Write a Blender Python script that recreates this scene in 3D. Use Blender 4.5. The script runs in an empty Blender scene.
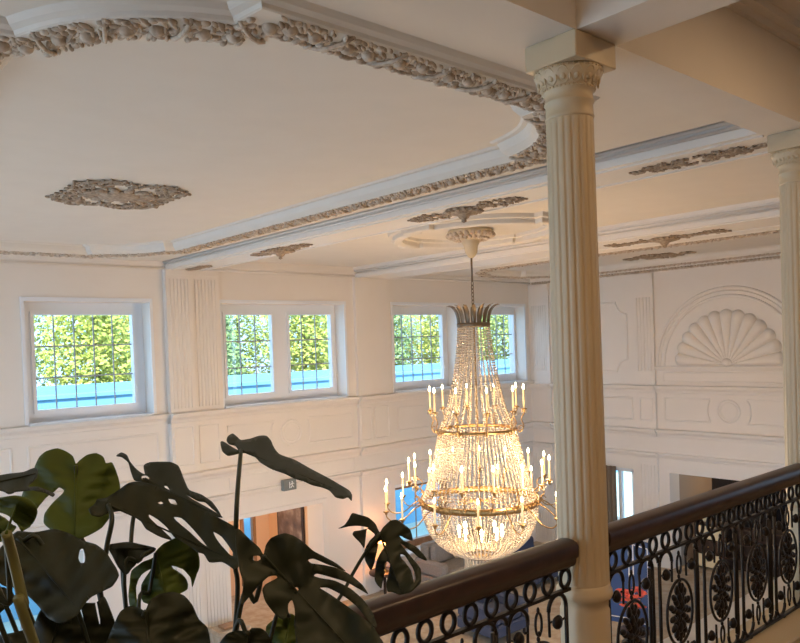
import bpy, math, random
from math import sin, cos, pi, sqrt, radians
from mathutils import Vector, Matrix
random.seed(7)
C = bpy.context.scene.collection
ZO = 5.0                      # eye height above the hall floor; heights below are relative to the eye
ORG = {}

# ------------------------------------------------------------------ helpers
def _ico(sub):
    t = (1+sqrt(5))/2
    v = [Vector(p).normalized() for p in [(-1,t,0),(1,t,0),(-1,-t,0),(1,-t,0),(0,-1,t),(0,1,t),(0,-1,-t),(0,1,-t),(t,0,-1),(t,0,1),(-t,0,-1),(-t,0,1)]]
    f = [(0,11,5),(0,5,1),(0,1,7),(0,7,10),(0,10,11),(1,5,9),(5,11,4),(11,10,2),(10,7,6),(7,1,8),(3,9,4),(3,4,2),(3,2,6),(3,6,8),(3,8,9),(4,9,5),(2,4,11),(6,2,10),(8,6,7),(9,8,1)]
    for _ in range(sub):
        m = {}; nf = []
        def mid(a, b):
            k = (min(a,b), max(a,b))
            if k not in m:
                v.append(((v[a]+v[b])/2).normalized()); m[k] = len(v)-1
            return m[k]
        for a, b, c in f:
            ab, bc, ca = mid(a,b), mid(b,c), mid(c,a)
            nf += [(a,ab,ca),(b,bc,ab),(c,ca,bc),(ab,bc,ca)]
        f = nf
    return v, f
ICO = [_ico(0), _ico(1), _ico(2)]

def catmull(pts, k=6):
    P = [Vector(p) for p in pts]; P = [P[0]*2-P[1]] + P + [P[-1]*2-P[-2]]
    out = []
    for i in range(1, len(P)-2):
        for j in range(k):
            t = j/k; a, b, c, d = P[i-1], P[i], P[i+1], P[i+2]
            out.append(.5*((2*b)+(c-a)*t+(2*a-5*b+4*c-d)*t*t+(3*b-a-3*c+d)*t**3))
    out.append(P[-2].copy())
    return out

class MB:
    def __init__(s): s.v = []; s.f = []; s.sm = []
    def add(s, vs, fs, smooth=False):
        n = len(s.v); s.v += [tuple(p) for p in vs]
        s.f += [tuple(i+n for i in f) for f in fs]; s.sm += [smooth]*len(fs)
        return s
    def box(s, x0, x1, y0, y1, z0, z1):
        return s.add([(x0,y0,z0),(x1,y0,z0),(x1,y1,z0),(x0,y1,z0),(x0,y0,z1),(x1,y0,z1),(x1,y1,z1),(x0,y1,z1)],
                     [(3,2,1,0),(4,5,6,7),(0,1,5,4),(1,2,6,5),(2,3,7,6),(3,0,4,7)])
    def bbox(s, x0, x1, y0, y1, z0, z1, b=.01):          # box with chamfered edges
        n0 = []
        for x, sx in ((x0,1),(x1,-1)):
            for y, sy in ((y0,1),(y1,-1)):
                for z, sz in ((z0,1),(z1,-1)):
                    n0 += [(x,y+sy*b,z+sz*b),(x+sx*b,y,z+sz*b),(x+sx*b,y+sy*b,z)]
        import bmesh
        bm = bmesh.new()
        for p in n0: bm.verts.new(p)
        bmesh.ops.convex_hull(bm, input=bm.verts)
        bm.verts.index_update()
        s.add([v.co[:] for v in bm.verts], [[v.index for v in f.verts] for f in bm.faces]); bm.free()
        return s
    def tube(s, pts, r, n=6, closed=False, smooth=True, up=(0,0,1), flat=1.0):
        P = [Vector(p) for p in pts]; N = len(P)
        R = r if isinstance(r, (list, tuple)) else [r]*N
        vs = []; ref = None
        for i in range(N):
            if closed: t = P[(i+1)%N]-P[i-1]
            else: t = P[min(i+1,N-1)]-P[max(i-1,0)]
            t = t.normalized() if t.length > 1e-9 else Vector((0,0,1))
            if ref is None:
                u = Vector(up)
                if abs(t.dot(u)) > .95: u = Vector((1,0,0)) if abs(t.x) < .9 else Vector((0,1,0))
                ref = (u - t*t.dot(u)).normalized()
            else:
                ref = (ref - t*t.dot(ref))
                ref = ref.normalized() if ref.length > 1e-6 else t.orthogonal().normalized()
            b = t.cross(ref)
            for k in range(n):
                a = 2*pi*k/n
                vs.append(P[i] + ref*cos(a)*R[i]*flat + b*sin(a)*R[i])
        fs = []
        for i in range(N if closed else N-1):
            j = (i+1) % N
            for k in range(n):
                l = (k+1) % n
                fs.append((i*n+k, i*n+l, j*n+l, j*n+k))
        if not closed:
            fs.append(tuple(range(n))[::-1]); fs.append(tuple((N-1)*n+k for k in range(n)))
        return s.add(vs, fs, smooth)
    def lathe(s, prof, cx, cy, n=24, mod=None, smooth=True, cap=True):
        vs = []; fs = []
        for i, (r, z) in enumerate(prof):
            for k in range(n):
                a = 2*pi*k/n
                rr = r*(mod(a, z) if mod else 1)
                vs.append((cx+rr*cos(a), cy+rr*sin(a), z))
        for i in range(len(prof)-1):
            for k in range(n):
                l = (k+1) % n
                fs.append((i*n+k, i*n+l, (i+1)*n+l, (i+1)*n+k))
        if cap:
            fs.append(tuple(range(n))[::-1]); fs.append(tuple((len(prof)-1)*n+k for k in range(n)))
        return s.add(vs, fs, smooth)
    def ico(s, c, sc, sub=1, rot=None, smooth=True):
        v, f = ICO[sub]
        if not isinstance(sc, (list, tuple)): sc = (sc,)*3
        c = Vector(c); out = []
        for p in v:
            q = Vector((p.x*sc[0], p.y*sc[1], p.z*sc[2]))
            if rot: q = rot @ q
            out.append(c+q)
        return s.add(out, f, smooth)
    def sweep(s, path, prof, closed=True, smooth=False):
        """path of 2D points (counter-clockwise = outward to the right), prof (outward offset, z)."""
        N = len(path); vs = []
        for i in range(N):
            p = Vector(path[i])
            if closed or 0 < i < N-1:
                a = (p-Vector(path[i-1])).normalized(); b = (Vector(path[(i+1)%N])-p).normalized()
            elif i == 0: a = b = (Vector(path[1])-p).normalized()
            else: a = b = (p-Vector(path[i-1])).normalized()
            na = Vector((a.y,-a.x)); nb = Vector((b.y,-b.x)); m = na+nb
            m = m/max(m.dot(na), .72) if m.length > 1e-6 else na
            for o, z in prof: vs.append((p.x+m.x*o, p.y+m.y*o, z))
        k = len(prof); fs = []
        for i in range(N if closed else N-1):
            j = (i+1) % N
            for q in range(k-1): fs.append((i*k+q, i*k+q+1, j*k+q+1, j*k+q))
        return s.add(vs, fs, smooth)
    def xf(s, M):
        s.v = [tuple(M @ Vector(p)) for p in s.v]; return s
    def merge(s, o):
        n = len(s.v); s.v += o.v; s.f += [tuple(i+n for i in f) for f in o.f]; s.sm += o.sm; return s
    def mesh(s, name, mat, org=(0,0,0)):
        me = bpy.data.meshes.new(name)
        me.from_pydata([(p[0]-org[0], p[1]-org[1], p[2]-org[2]) for p in s.v], [], s.f)
        me.polygons.foreach_set('use_smooth', s.sm)
        me.materials.append(mat); me.update()
        import bmesh
        bm = bmesh.new(); bm.from_mesh(me); bmesh.ops.recalc_face_normals(bm, faces=bm.faces); bm.to_mesh(me); bm.free()
        return me
    def build(s, name, mat, parent=None, org=None):
        if org is None:
            if parent is not None: org = ORG[parent.name]
            else:
                xs = [p[0] for p in s.v]; ys = [p[1] for p in s.v]; zs = [p[2] for p in s.v]
                org = ((min(xs)+max(xs))/2, (min(ys)+max(ys))/2, min(zs))
        o = bpy.data.objects.new(name, s.mesh(name, mat, org)); C.objects.link(o)
        ORG[o.name] = tuple(org)
        if parent is not None:
            po = ORG[parent.name]; o.parent = parent
            o.location = (org[0]-po[0], org[1]-po[1], org[2]-po[2])
        else: o.location = (org[0], org[1], org[2]+ZO)
        return o

def empty(name, org):
    o = bpy.data.objects.new(name, None); C.objects.link(o); o.empty_display_size = .1
    o.location = (org[0], org[1], org[2]+ZO); ORG[o.name] = tuple(org); return o
def tag(o, label, cat, group=None, kind=None):
    o['label'] = label; o['category'] = cat
    if group: o['group'] = group
    if kind: o['kind'] = kind
    return o
def struct(o, label=None, cat=None):
    o['kind'] = 'structure'
    if label: o['label'] = label
    if cat: o['category'] = cat
    return o
def kids(o): return [c for c in bpy.data.objects if c.parent == o]
def copy_child(o, parent, rz=None, loc=None):
    c = o.copy(); C.objects.link(c); c.parent = parent
    if rz is not None: c.rotation_euler = (0,0,rz)
    if loc is not None: c.location = loc
    return c

# ------------------------------------------------------------------ materials
def mat(name, col, rough=.6, metal=0, noise=None, nscale=8, bump=0, bscale=60, spec=.5, emit=None, es=0, trans=0, sub=0):
    m = bpy.data.materials.new(name); m.use_nodes = True
    nt = m.node_tree; b = nt.nodes['Principled BSDF']
    b.inputs['Base Color'].default_value = (*col, 1); b.inputs['Roughness'].default_value = rough
    b.inputs['Metallic'].default_value = metal; b.inputs['Specular IOR Level'].default_value = spec
    tc = nt.nodes.new('ShaderNodeTexCoord')
    if noise:
        n = nt.nodes.new('ShaderNodeTexNoise'); n.inputs['Scale'].default_value = nscale; n.inputs['Detail'].default_value = 4
        r = nt.nodes.new('ShaderNodeValToRGB')
        r.color_ramp.elements[0].position = .35; r.color_ramp.elements[1].position = .65
        r.color_ramp.elements[0].color = (*noise, 1); r.color_ramp.elements[1].color = (*col, 1)
        nt.links.new(tc.outputs['Object'], n.inputs['Vector']); nt.links.new(n.outputs['Fac'], r.inputs['Fac'])
        nt.links.new(r.outputs['Color'], b.inputs['Base Color'])
    if bump:
        n2 = nt.nodes.new('ShaderNodeTexNoise'); n2.inputs['Scale'].default_value = bscale
        bp = nt.nodes.new('ShaderNodeBump'); bp.inputs['Strength'].default_value = bump; bp.inputs['Distance'].default_value = .01
        nt.links.new(tc.outputs['Object'], n2.inputs['Vector']); nt.links.new(n2.outputs['Fac'], bp.inputs['Height'])
        nt.links.new(bp.outputs['Normal'], b.inputs['Normal'])
    if emit:
        b.inputs['Emission Color'].default_value = (*emit, 1); b.inputs['Emission Strength'].default_value = es
    if trans: b.inputs['Transmission Weight'].default_value = trans
    return m
M = {}
M['plaster'] = mat('ceiling_plaster', (.76,.70,.62), .75, noise=(.74,.68,.60), nscale=3)
M['wall'] = mat('wall_paint', (.82,.755,.68), .55, noise=(.805,.74,.665), nscale=2)
M['trim'] = mat('moulding_paint', (.81,.75,.68), .5)
M['relief'] = mat('antiqued_relief_plaster', (.70,.58,.46), .7, noise=(.44,.34,.25), nscale=24)
M['relief_dark'] = mat('antiqued_applique_plaster', (.50,.39,.28), .7, noise=(.27,.19,.13), nscale=26)
M['column'] = mat('column_cream_paint', (.62,.50,.33), .42, noise=(.60,.48,.31), nscale=4)
M['frame'] = mat('window_frame_white', (.82,.83,.85), .35)
M['muntin'] = mat('muntin_grey', (.33,.36,.40), .4)
M['wood'] = mat('handrail_walnut', (.050,.022,.015), .33, noise=(.032,.015,.011), nscale=14)
M['iron'] = mat('wrought_iron', (.022,.018,.017), .38, metal=.6)
M['brass'] = mat('aged_brass', (.50,.33,.14), .30, metal=1, noise=(.34,.21,.09), nscale=30)
M['bronze'] = mat('dark_bronze', (.20,.15,.10), .4, metal=.8)
M['crystal'] = mat('cut_crystal', (.78,.68,.54), .06, spec=1.0, trans=.3)
M['candle'] = mat('candle_ivory', (.95,.78,.48), .5, emit=(1,.6,.2), es=.35)
M['bulb'] = mat('candle_bulb_glow', (1,.9,.7), .4, emit=(1,.78,.45), es=28)
M['leaf'] = mat('monstera_leaf', (.024,.030,.014), .55, noise=(.016,.022,.010), nscale=9, spec=.32)
M['leaf_light'] = mat('monstera_leaf_young', (.085,.125,.018), .55, noise=(.065,.10,.015), nscale=9, spec=.25)  # paler green; stands in for backlight through the upper left blade
M['stem'] = mat('monstera_petiole', (.02,.028,.012), .45)
M['stem_light'] = mat('monstera_petiole_light', (.15,.15,.045), .5)
M['pot'] = mat('terracotta_glaze', (.28,.22,.17), .4)
M['soil'] = mat('potting_soil', (.03,.02,.012), .9, bump=.6)
M['carpet'] = mat('patterned_carpet', (.40,.30,.21), .95, noise=(.50,.42,.32), nscale=7)
M['peach'] = mat('peach_wall', (.78,.52,.32), .7)
M['taupe'] = mat('taupe_wall', (.40,.32,.25), .7)
M['black'] = mat('black_gloss', (.008,.008,.01), .15)
M['darkwood'] = mat('dark_walnut', (.05,.025,.015), .4, noise=(.03,.015,.01), nscale=10)
M['oak'] = mat('window_wood', (.36,.19,.09), .45, noise=(.28,.14,.06), nscale=12)
M['sofa'] = mat('grey_upholstery', (.30,.27,.25), .9, noise=(.24,.22,.20), nscale=40)
M['blue'] = mat('blue_lacquer', (.04,.085,.22), .4)
M['bluefab'] = mat('blue_upholstery', (.055,.065,.11), .85)
M['curtain'] = mat('taupe_curtain', (.20,.155,.11), .85)
M['cream'] = mat('cream_shade', (.80,.66,.42), .7)
M['lampglow'] = mat('lamp_shade_lit', (.9,.6,.3), .7, emit=(1,.45,.15), es=.6)
M['red'] = mat('coral_petals', (.75,.12,.07), .6)
M['green'] = mat('flower_leaves', (.05,.12,.03), .6)
M['ledge'] = mat('balcony_ledge_paint', (.74,.72,.70), .5)
M['roof'] = mat('neighbour_render_blue', (.17,.38,.54), .7, noise=(.14,.33,.48), nscale=.6)  # blue cast of sky shade put into the render colour
M['bark'] = mat('bark', (.10,.07,.045), .9)
M['grass'] = mat('garden_grass', (.40,.48,.44), .9, noise=(.34,.42,.36), nscale=.8)
M['exit'] = mat('sign_grey', (.20,.21,.19), .5)
M['white'] = mat('sign_white', (.85,.85,.82), .5)
for i, c in enumerate([(.52,.56,.12), (.38,.46,.12), (.24,.36,.14), (.66,.58,.14)]):
    M['tree%d'%i] = mat('tree_foliage_%d'%i, c, .7, noise=tuple(k*.7 for k in c), nscale=1.5)
# window glass: clear pane, weak mirror
g = bpy.data.materials.new('window_glass'); g.use_nodes = True; nt = g.node_tree; nt.nodes.clear()
o_ = nt.nodes.new('ShaderNodeOutputMaterial'); mx = nt.nodes.new('ShaderNodeMixShader'); tr = nt.nodes.new('ShaderNodeBsdfTransparent')
gl = nt.nodes.new('ShaderNodeBsdfGlossy'); fr = nt.nodes.new('ShaderNodeValue'); fr.outputs[0].default_value = .05; gl.inputs['Roughness'].default_value = .02
tr.inputs['Color'].default_value = (.93,.97,.98,1)
nt.links.new(fr.outputs[0], mx.inputs[0]); nt.links.new(tr.outputs[0], mx.inputs[1]); nt.links.new(gl.outputs[0], mx.inputs[2]); nt.links.new(mx.outputs[0], o_.inputs[0])
M['glass'] = g
# picture: mottled sepia painting
def painting():
    m = bpy.data.materials.new('sepia_painting'); m.use_nodes = True; nt = m.node_tree; b = nt.nodes['Principled BSDF']
    tc = nt.nodes.new('ShaderNodeTexCoord'); n = nt.nodes.new('ShaderNodeTexNoise'); n.inputs['Scale'].default_value = 3.2; n.inputs['Detail'].default_value = 6
    r = nt.nodes.new('ShaderNodeValToRGB'); e = r.color_ramp.elements
    e[0].position = .3; e[0].color = (.06,.04,.035,1); e[1].position = .72; e[1].color = (.42,.33,.27,1)
    q = e.new(.5); q.color = (.16,.105,.08,1)
    nt.links.new(tc.outputs['Object'], n.inputs['Vector']); nt.links.new(n.outputs['Fac'], r.inputs['Fac']); nt.links.new(r.outputs['Color'], b.inputs['Base Color'])
    return m
M['painting'] = painting()

# ------------------------------------------------------------------ layout numbers (metres, eye at 0,0,0)
YW, XR = 12.0, 14.96           # window wall, right wall
ZC, ZF, ZB = 1.58, 1.51, 1.39  # panel ceiling, lowered flat, beam soffit
FL = -5.0
X0W = -3.0

def holes_wall(mb, u0, u1, z0, z1, holes, emit):
    us = sorted({u0, u1, *[h[0] for h in holes], *[h[1] for h in holes]})
    for a, b in zip(us[:-1], us[1:]):
        hs = sorted([(h[2], h[3]) for h in holes if h[0] <= a+1e-6 and h[1] >= b-1e-6]); z = z0
        for ha, hb in hs:
            if ha > z: emit(a, b, z, ha)
            z = hb
        if z < z1: emit(a, b, z, z1)

# window wall with its openings
UP = [(3.26,5.17), (6.46,9.15), (10.43,12.32), (13.0,14.72)]
LOWW = [(2.3,3.95,-4.6,-2.98), (6.38,8.45,FL,-2.98), (10.3,12.15,-4.42,-2.98)]
holes = [(a, b, -.98, .85) for a, b in UP] + LOWW
mb = MB(); holes_wall(mb, X0W, XR+.5, FL, ZC+.1, holes, lambda a, b, c, d: mb.box(a, b, YW, YW+.5, c, d))
struct(mb.build('wall_far', M['wall']))
# right wall
RH = [(9.24,10.9,-4.3,-2.93), (4.6,8.38,FL,-2.93)]
mb = MB(); holes_wall(mb, -2, YW, FL, ZC+.1, RH, lambda a, b, c, d: mb.box(XR, XR+.4, a, b, c, d))
struct(mb.build('wall_right', M['wall']))
# floor, ceiling
struct(MB().box(X0W, XR+3.5, -3, YW+2.4, FL-.2, FL).build('floor', M['carpet']))
struct(MB().box(X0W, XR+.5, 2.31, YW+.5, ZC, ZC+.2).build('ceiling', M['plaster']))

# unseen gallery back wall and left end, put in to block sky light
struct(MB().box(X0W, XR+.4, -3.2, -3.0, -2.25, 2.12).build('wall_back', M['taupe']))
struct(MB().box(X0W-.2, X0W, -3.2, 2.3, -2.25, 2.12).build('wall_left', M['taupe']))
m = MB(); holes_wall(m, 2.3, YW, FL, ZC, [(3.2,6.2,-1.6,1.1),(6.9,11.4,-1.6,1.1),(3.2,6.2,-4.6,-2.9),(6.9,11.4,-4.6,-2.9)], lambda a, b, c, d: m.box(X0W-.3, X0W, a, b, c, d))  # unseen left wall of the hall, openings shaped to let sky light in
struct(m.build('wall_left', M['wall']))
# ---- beams
def beam_y(x0, x1, name):
    m = MB()
    m.box(x0, x1, 2.31, YW, ZB, ZC)
    for s, x in ((-1, x0), (1, x1)):
        # stepped crown on each side and a bead along the soffit edge
        m.box(min(x, x+s*.05), max(x, x+s*.05), 2.31, YW, 1.50, ZC)
        m.box(min(x, x+s*.09), max(x, x+s*.09), 2.31, YW, 1.535, ZC)
        m.tube([(x+s*.05, 2.31, 1.50), (x+s*.05, YW, 1.50)], .016, 8)
        m.tube([(x+s*.02, 2.31, 1.46), (x+s*.02, YW, 1.46)], .014, 8)
        m.box(min(x-s*.07, x-s*.10), max(x-s*.07, x-s*.10), 2.31, YW, ZB-.012, ZB)
    return struct(m.build(name, M['trim']))
beam_y(5.45, 6.15, 'trim_1')
beam_y(9.42, 10.42, 'trim_2')
# balcony beam above the columns, cross beams, and coffers
m = MB(); m.box(X0W, XR, 2.02, 2.31, ZB, 1.98)
m.box(X0W, XR, 1.99, 2.02, 1.88, 1.98); m.box(X0W, XR, 1.93, 1.99, 1.93, 1.98)
m.box(X0W, XR, 2.31, 2.36, 1.50, ZC); m.tube([(X0W, 2.33, 1.5), (XR, 2.33, 1.5)], .018, 6)
struct(m.build('trim_3', M['plaster']))
for i, xc in enumerate((3.07, 5.72, 8.4, .4)):
    m = MB(); m.box(xc-.16, xc+.16, -3, 2.02, ZB, 1.98)
    for s in (-1, 1):
        x = xc+s*.16
        m.box(min(x, x+s*.05), max(x, x+s*.05), -3, 2.02, 1.84, 1.98)
        m.box(min(x, x+s*.11), max(x, x+s*.11), -3, 2.02, 1.92, 1.98)
    struct(m.build('trim_%d' % (4+i), M['plaster']))
o = MB().box(X0W, XR+.4, -3, 2.31, 1.98, 2.12).build('ceiling', M['plaster']); struct(o)

# ---- coffered panel frames
def corner_path(x0, x1, y0, y1, e, r, n=10):
    """rectangle whose corners are shallow bows between small shoulders"""
    P = []
    def bow(cx, cy, sx, sy):
        # from the x-side point (r, e) to the y-side point (e, r), measured from the corner
        a = Vector((r, e)); b = Vector((e, r)); m_ = Vector((-1, -1)).normalized()*.15; out = []
        for k in range(n+1):
            t = k/n; p = a.lerp(b, t)+m_*(1-(2*t-1)**2); out.append((cx+sx*p.x, cy+sy*p.y))
        return out
    g = .02
    P += [(x0+r+g, y0), (x1-r-g, y0)]; P += bow(x1, y0, -1, 1)
    P += [(x1, y0+r+g), (x1, y1-r-g)]; P += bow(x1, y1, -1, -1)[::-1]
    P += [(x1-r-g, y1), (x0+r+g, y1)]; P += bow(x0, y1, 1, -1)
    P += [(x0, y1-r-g), (x0, y0+r+g)]; P += bow(x0, y0, 1, 1)[::-1]
    return P
def flat_ring(outer, inner, z, name, m_):
    import bmesh
    bm = bmesh.new()
    for loop in (outer, inner):
        vs = [bm.verts.new((x, y, z)) for x, y in loop]
        for i in range(len(vs)): bm.edges.new((vs[i-1], vs[i]))
    bmesh.ops.triangle_fill(bm, edges=bm.edges, use_beauty=True)
    bm.verts.index_update()
    k = MB(); k.add([v.co[:] for v in bm.verts], [[v.index for v in f.verts] for f in bm.faces]); bm.free()
    return k
def offset_path(path, o):
    k = MB().sweep(path, [(o, 0)]); return [(p[0], p[1]) for p in k.v]

def panel_frame(x0, x1, y0, y1, outer, n1, n2, orn_label):
    path = corner_path(x0, x1, y0, y1, .17, .90)
    k = MB().sweep(path, [(-.23,ZC),(-.215,1.565),(-.18,1.56),(-.155,1.50),(-.12,1.465),(-.11,1.455),(.11,1.455),(.12,1.46),(.13,1.475),(.16,1.487),(.175,1.50),(.185,ZF),(.20,ZF+.001)], smooth=False)
    k.merge(flat_ring(outer, offset_path(path, .19), ZF, '', None))
    struct(k.build(n1, M['plaster']))
    # garland of fruit, leaves and slanting ribbons under the rib
    g_ = MB(); rnd = random.Random(5); L = 0
    pts = path+[path[0]]
    carry = 0; step = .034; idx = 0
    for a, b in zip(pts[:-1], pts[1:]):
        a = Vector(a); b = Vector(b); d = (b-a).length
        if d < 1e-6: continue
        t = (b-a)/d; nrm = Vector((t.y, -t.x)); u = step-carry; rz = math.atan2(t.y, t.x)
        while u <= d:
            p = a+t*u; idx += 1; ph = idx % 10
            if ph == 0:            # ribbon crossing the band on a slant
                q = [p+nrm*w+t*(w*.5) for w in (-.11,-.06,0,.06,.11)]
                g_.tube([(c.x, c.y, 1.455-h) for c, h in zip(q, (.0,.022,.03,.022,.0))], .011, 5, flat=1.2)
            elif ph in (3, 7):     # round fruit
                w = rnd.uniform(-.03,.03); c = p+nrm*w
                g_.ico((c.x, c.y, 1.45), (.038,.036,.034), 1)
                for w2 in (-.085,.085):
                    c = p+nrm*w2; g_.ico((c.x, c.y, 1.453), (.024,.020,.016), 1, Matrix.Rotation(rz, 3, 'Z'))
            else:                  # small leaves either side
                for w in (-.088,-.045,.0,.045,.088):
                    c = p+nrm*(w+rnd.uniform(-.008,.008))+t*rnd.uniform(-.01,.01)
                    g_.ico((c.x, c.y, 1.455-rnd.uniform(0,.012)), (rnd.uniform(.020,.032), .010, rnd.uniform(.010,.018)), 1, Matrix.Rotation(rz+rnd.uniform(.3,1.3)*(1 if w > 0 else -1), 3, 'Z'))
            u += step
        carry = d-(u-step)
    struct(g_.build(n2, M['relief']))
    return path
panel_frame(.94, 4.92, 2.91, 11.2, [(X0W,2.36),(5.36,2.36),(5.36,11.95),(X0W,11.95)], 'trim_8', 'trim_9', '')
panel_frame(11.42, 14.55, 2.91, 11.2, [(10.51,2.36),(14.9,2.36),(14.9,11.95),(10.51,11.95)], 'trim_10', 'trim_11', '')

# middle bay: oval ring with shouldered ends round the chandelier rose
def oval_path(cx, cy, a, b):
    P = []
    for q in range(4):
        for k in range(11):
            t = q*pi/2+radians(8)+(pi/2-radians(16))*k/10
            P.append((cx+a*cos(t), cy+b*sin(t)))
        t = (q+1)*pi/2
        for da in (-8, 8):
            tt = t+radians(da*.99)
            P.append((cx+a*cos(tt)*(1.09 if q in (1,3) or True else 1), cy+b*sin(tt)*1.09))
    return P
op = oval_path(7.85, 7.22, .98, 1.18)
k = MB().sweep(op, [(-.13,ZC),(-.12,1.54),(-.07,1.53),(-.06,1.47),(-.02,1.455),(.05,1.455),(.07,1.47),(.08,1.52),(.13,1.53),(.15,ZC)])
struct(k.build('trim_12', M['plaster']))

# cornices where the ceiling meets the walls
m = MB()
for a, b in ((X0W,5.45),(6.15,9.42),(10.42,XR)):
    m.box(a, b, YW-.06, YW, 1.40, ZC); m.box(a, b, YW-.12, YW-.06, 1.45, ZC); m.tube([(a,YW-.06,1.41),(b,YW-.06,1.41)], .02, 6)
struct(m.build('trim_13', M['trim']))
m = MB(); m.box(XR-.05, XR, 2.3, YW, 1.37, ZC); m.box(XR-.10, XR-.05, 2.3, YW, 1.43, ZC)
struct(m.build('trim_14', M['trim']))
m = MB(); rnd = random.Random(3); y = 2.4
while y < YW-.1:
    m.ico((XR-.065, y, 1.405), (.03,.035,.03), 1, Matrix.Rotation(rnd.uniform(-1,1),3,'X')); m.ico((XR-.06, y+.035, 1.385+rnd.uniform(0,.04)), (.02,.022,.02), 1); y += .072
struct(m.build('trim_15', M['relief']))

# ------------------------------------------------------------------ wall relief: ledges, friezes, pilasters
def ledge_profile(m, kind, u0, u1, z, sc=1.0):
    """kind 'f': window wall (u = x), kind 'r': right wall (u = y)"""
    prof = [(0,z-.16),(.03,z-.15),(.035,z-.11),(.07,z-.07),(.10,z-.06),(.11,z-.02),(.13,z-.015),(.13,z),(0,z+.01)]
    if kind == 'F': prof = [(0,z-.10),(.025,z-.09),(.03,z-.05),(.06,z-.03),(.07,z),(0,z+.01)]
    return prof
def run(m, wall, u0, u1, prof, base=0):
    n = len(prof)
    if wall == 'f':
        vs = [(u0, YW-base-o, z) for o, z in prof]+[(u1, YW-base-o, z) for o, z in prof]
    else:
        vs = [(XR-base-o, u0, z) for o, z in prof]+[(XR-base-o, u1, z) for o, z in prof]
    fs = [(i, i+1, n+i+1, n+i) for i in range(n-1)]+[tuple(range(n)), tuple(range(n, 2*n))[::-1]]
    m.add(vs, fs)
BIG = lambda z: [(0,z-.16),(.03,z-.15),(.035,z-.11),(.07,z-.07),(.09,z-.06),(.10,z-.02),(.12,z-.015),(.12,z),(0,z+.01)]
SML = lambda z: [(0,z-.11),(.02,z-.10),(.025,z-.07),(.05,z-.04),(.055,z),(0,z+.01)]
PIL_F = [(5.42,5.88,.11),(5.88,6.42,.05),(9.40,9.75,.08),(9.75,10.30,.04)]
m = MB()
for z, pf in ((-1.0,BIG),(-2.02,BIG),(-2.50,SML)):
    run(m, 'f', X0W, XR, pf(z))
    for a, b, d in PIL_F: run(m, 'f', a-.01, b+.01, pf(z), d)
struct(m.build('trim_16', M['trim']))
PIL_R = [(8.62,9.08,.06),(11.40,12.0,.05)]
m = MB()
for z, pf in ((-1.06,BIG),(-2.0,BIG),(-2.52,SML)):
    run(m, 'r', 2.3, YW, pf(z))
    for a, b, d in PIL_R: run(m, 'r', a-.01, b+.01, pf(z), d)
run(m, 'r', 5.3, 8.72, [(0,-.74),(.02,-.73),(.04,-.69),(.06,-.68),(.06,-.65),(0,-.64)])
struct(m.build('trim_17', M['trim']))
def pilaster(wall, a, b, d, z0, z1, n, name, fz0=None, fz1=None):
    m = MB()
    def bx(u0, u1, dep, za, zb):
        if wall == 'f': m.box(u0, u1, YW-dep, YW, za, zb)
        else: m.box(XR-dep, XR, u0, u1, za, zb)
    bx(a, b, d, z0, z1)
    if n:
        fz0 = fz0 if fz0 is not None else z0+.08; fz1 = fz1 if fz1 is not None else z1-.16
        w = b-a; mg = w*.16; pw = (w-2*mg)/n
        for i in range(n+1):
            u = a+mg+i*pw; r = pw*.13
            pts = [((u, YW-d, z) if wall == 'f' else (XR-d, u, z)) for z in (fz0, fz1)]
            m.tube(pts, r, 8)
        bx(a+.01, b-.01, d+.018, z1-.10, z1-.0)
    return struct(m.build(name, M['wall']))
tn = 18
for (a, b, d), n in zip(PIL_F, (5,6,0,0)):
    for z0, z1 in ((-1.0,ZB+.01),(-2.02,-1.16),(FL,-2.6)):
        if z0 == FL and a > 9.7: pass
        pilaster('f', a, b, d, z0, z1, n if z0 != -2.02 else 0, 'trim_%d' % tn); tn += 1
for (a, b, d), n in zip(PIL_R, (4,6)):
    for z0, z1 in ((-1.06,1.36),(-2.0,-1.2),(FL,-2.63)):
        pilaster('r', a, b, d, z0, z1, n if z0 != -2.0 else 0, 'trim_%d' % tn, fz0=(-.75 if z0 > -1.1 else None), fz1=(.85 if z0 > -1.1 else None)); tn += 1

# raised panel mouldings
def W(wall, u, z, d=0): return (u, YW-d, z) if wall == 'f' else (XR-d, u, z)
def frame_line(m, wall, pts, closed=True, r=.02, d=0):
    m.tube([W(wall, u, z, d) for u, z in pts], r, 6, closed=closed, smooth=False)
    c = (sum(p[0] for p in pts)/len(pts), sum(p[1] for p in pts)/len(pts))
def rect(a, b, z0, z1):
    P = []
    for (u, z), (u2, z2) in zip([(a,z0),(b,z0),(b,z1),(a,z1)], [(b,z0),(b,z1),(a,z1),(a,z0)]):
        P += [(u+(u2-u)*t, z+(z2-z)*t) for t in (.002, .02, .98, .998)]
    return P
def conc_end(a, b, z0, z1, cz, c, r, side):
    """rectangle whose end next to a roundel is bitten out"""
    P = []
    h = (z1-z0)/2; ang = math.asin(min(.98, h/r))
    arc = [(c+side*r*cos(ang-2*ang*k/10), cz+r*sin(ang-2*ang*k/10)) for k in range(11)]   # top to bottom
    far = a if side < 0 else b
    return arc+[(far, z0), (far, z1)]
m = MB()
for a, b in ((X0W+.1,3.0),(3.24,5.23)): frame_line(m, 'f', rect(a, b, -1.80, -1.31))
for a, b, d in ((5.47,5.80,.11),(5.95,6.31,.05),(9.44,9.70,.08),(9.83,10.2,.04)): frame_line(m, 'f', rect(a, b, -1.88, -1.24), d=d, r=.014)
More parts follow.
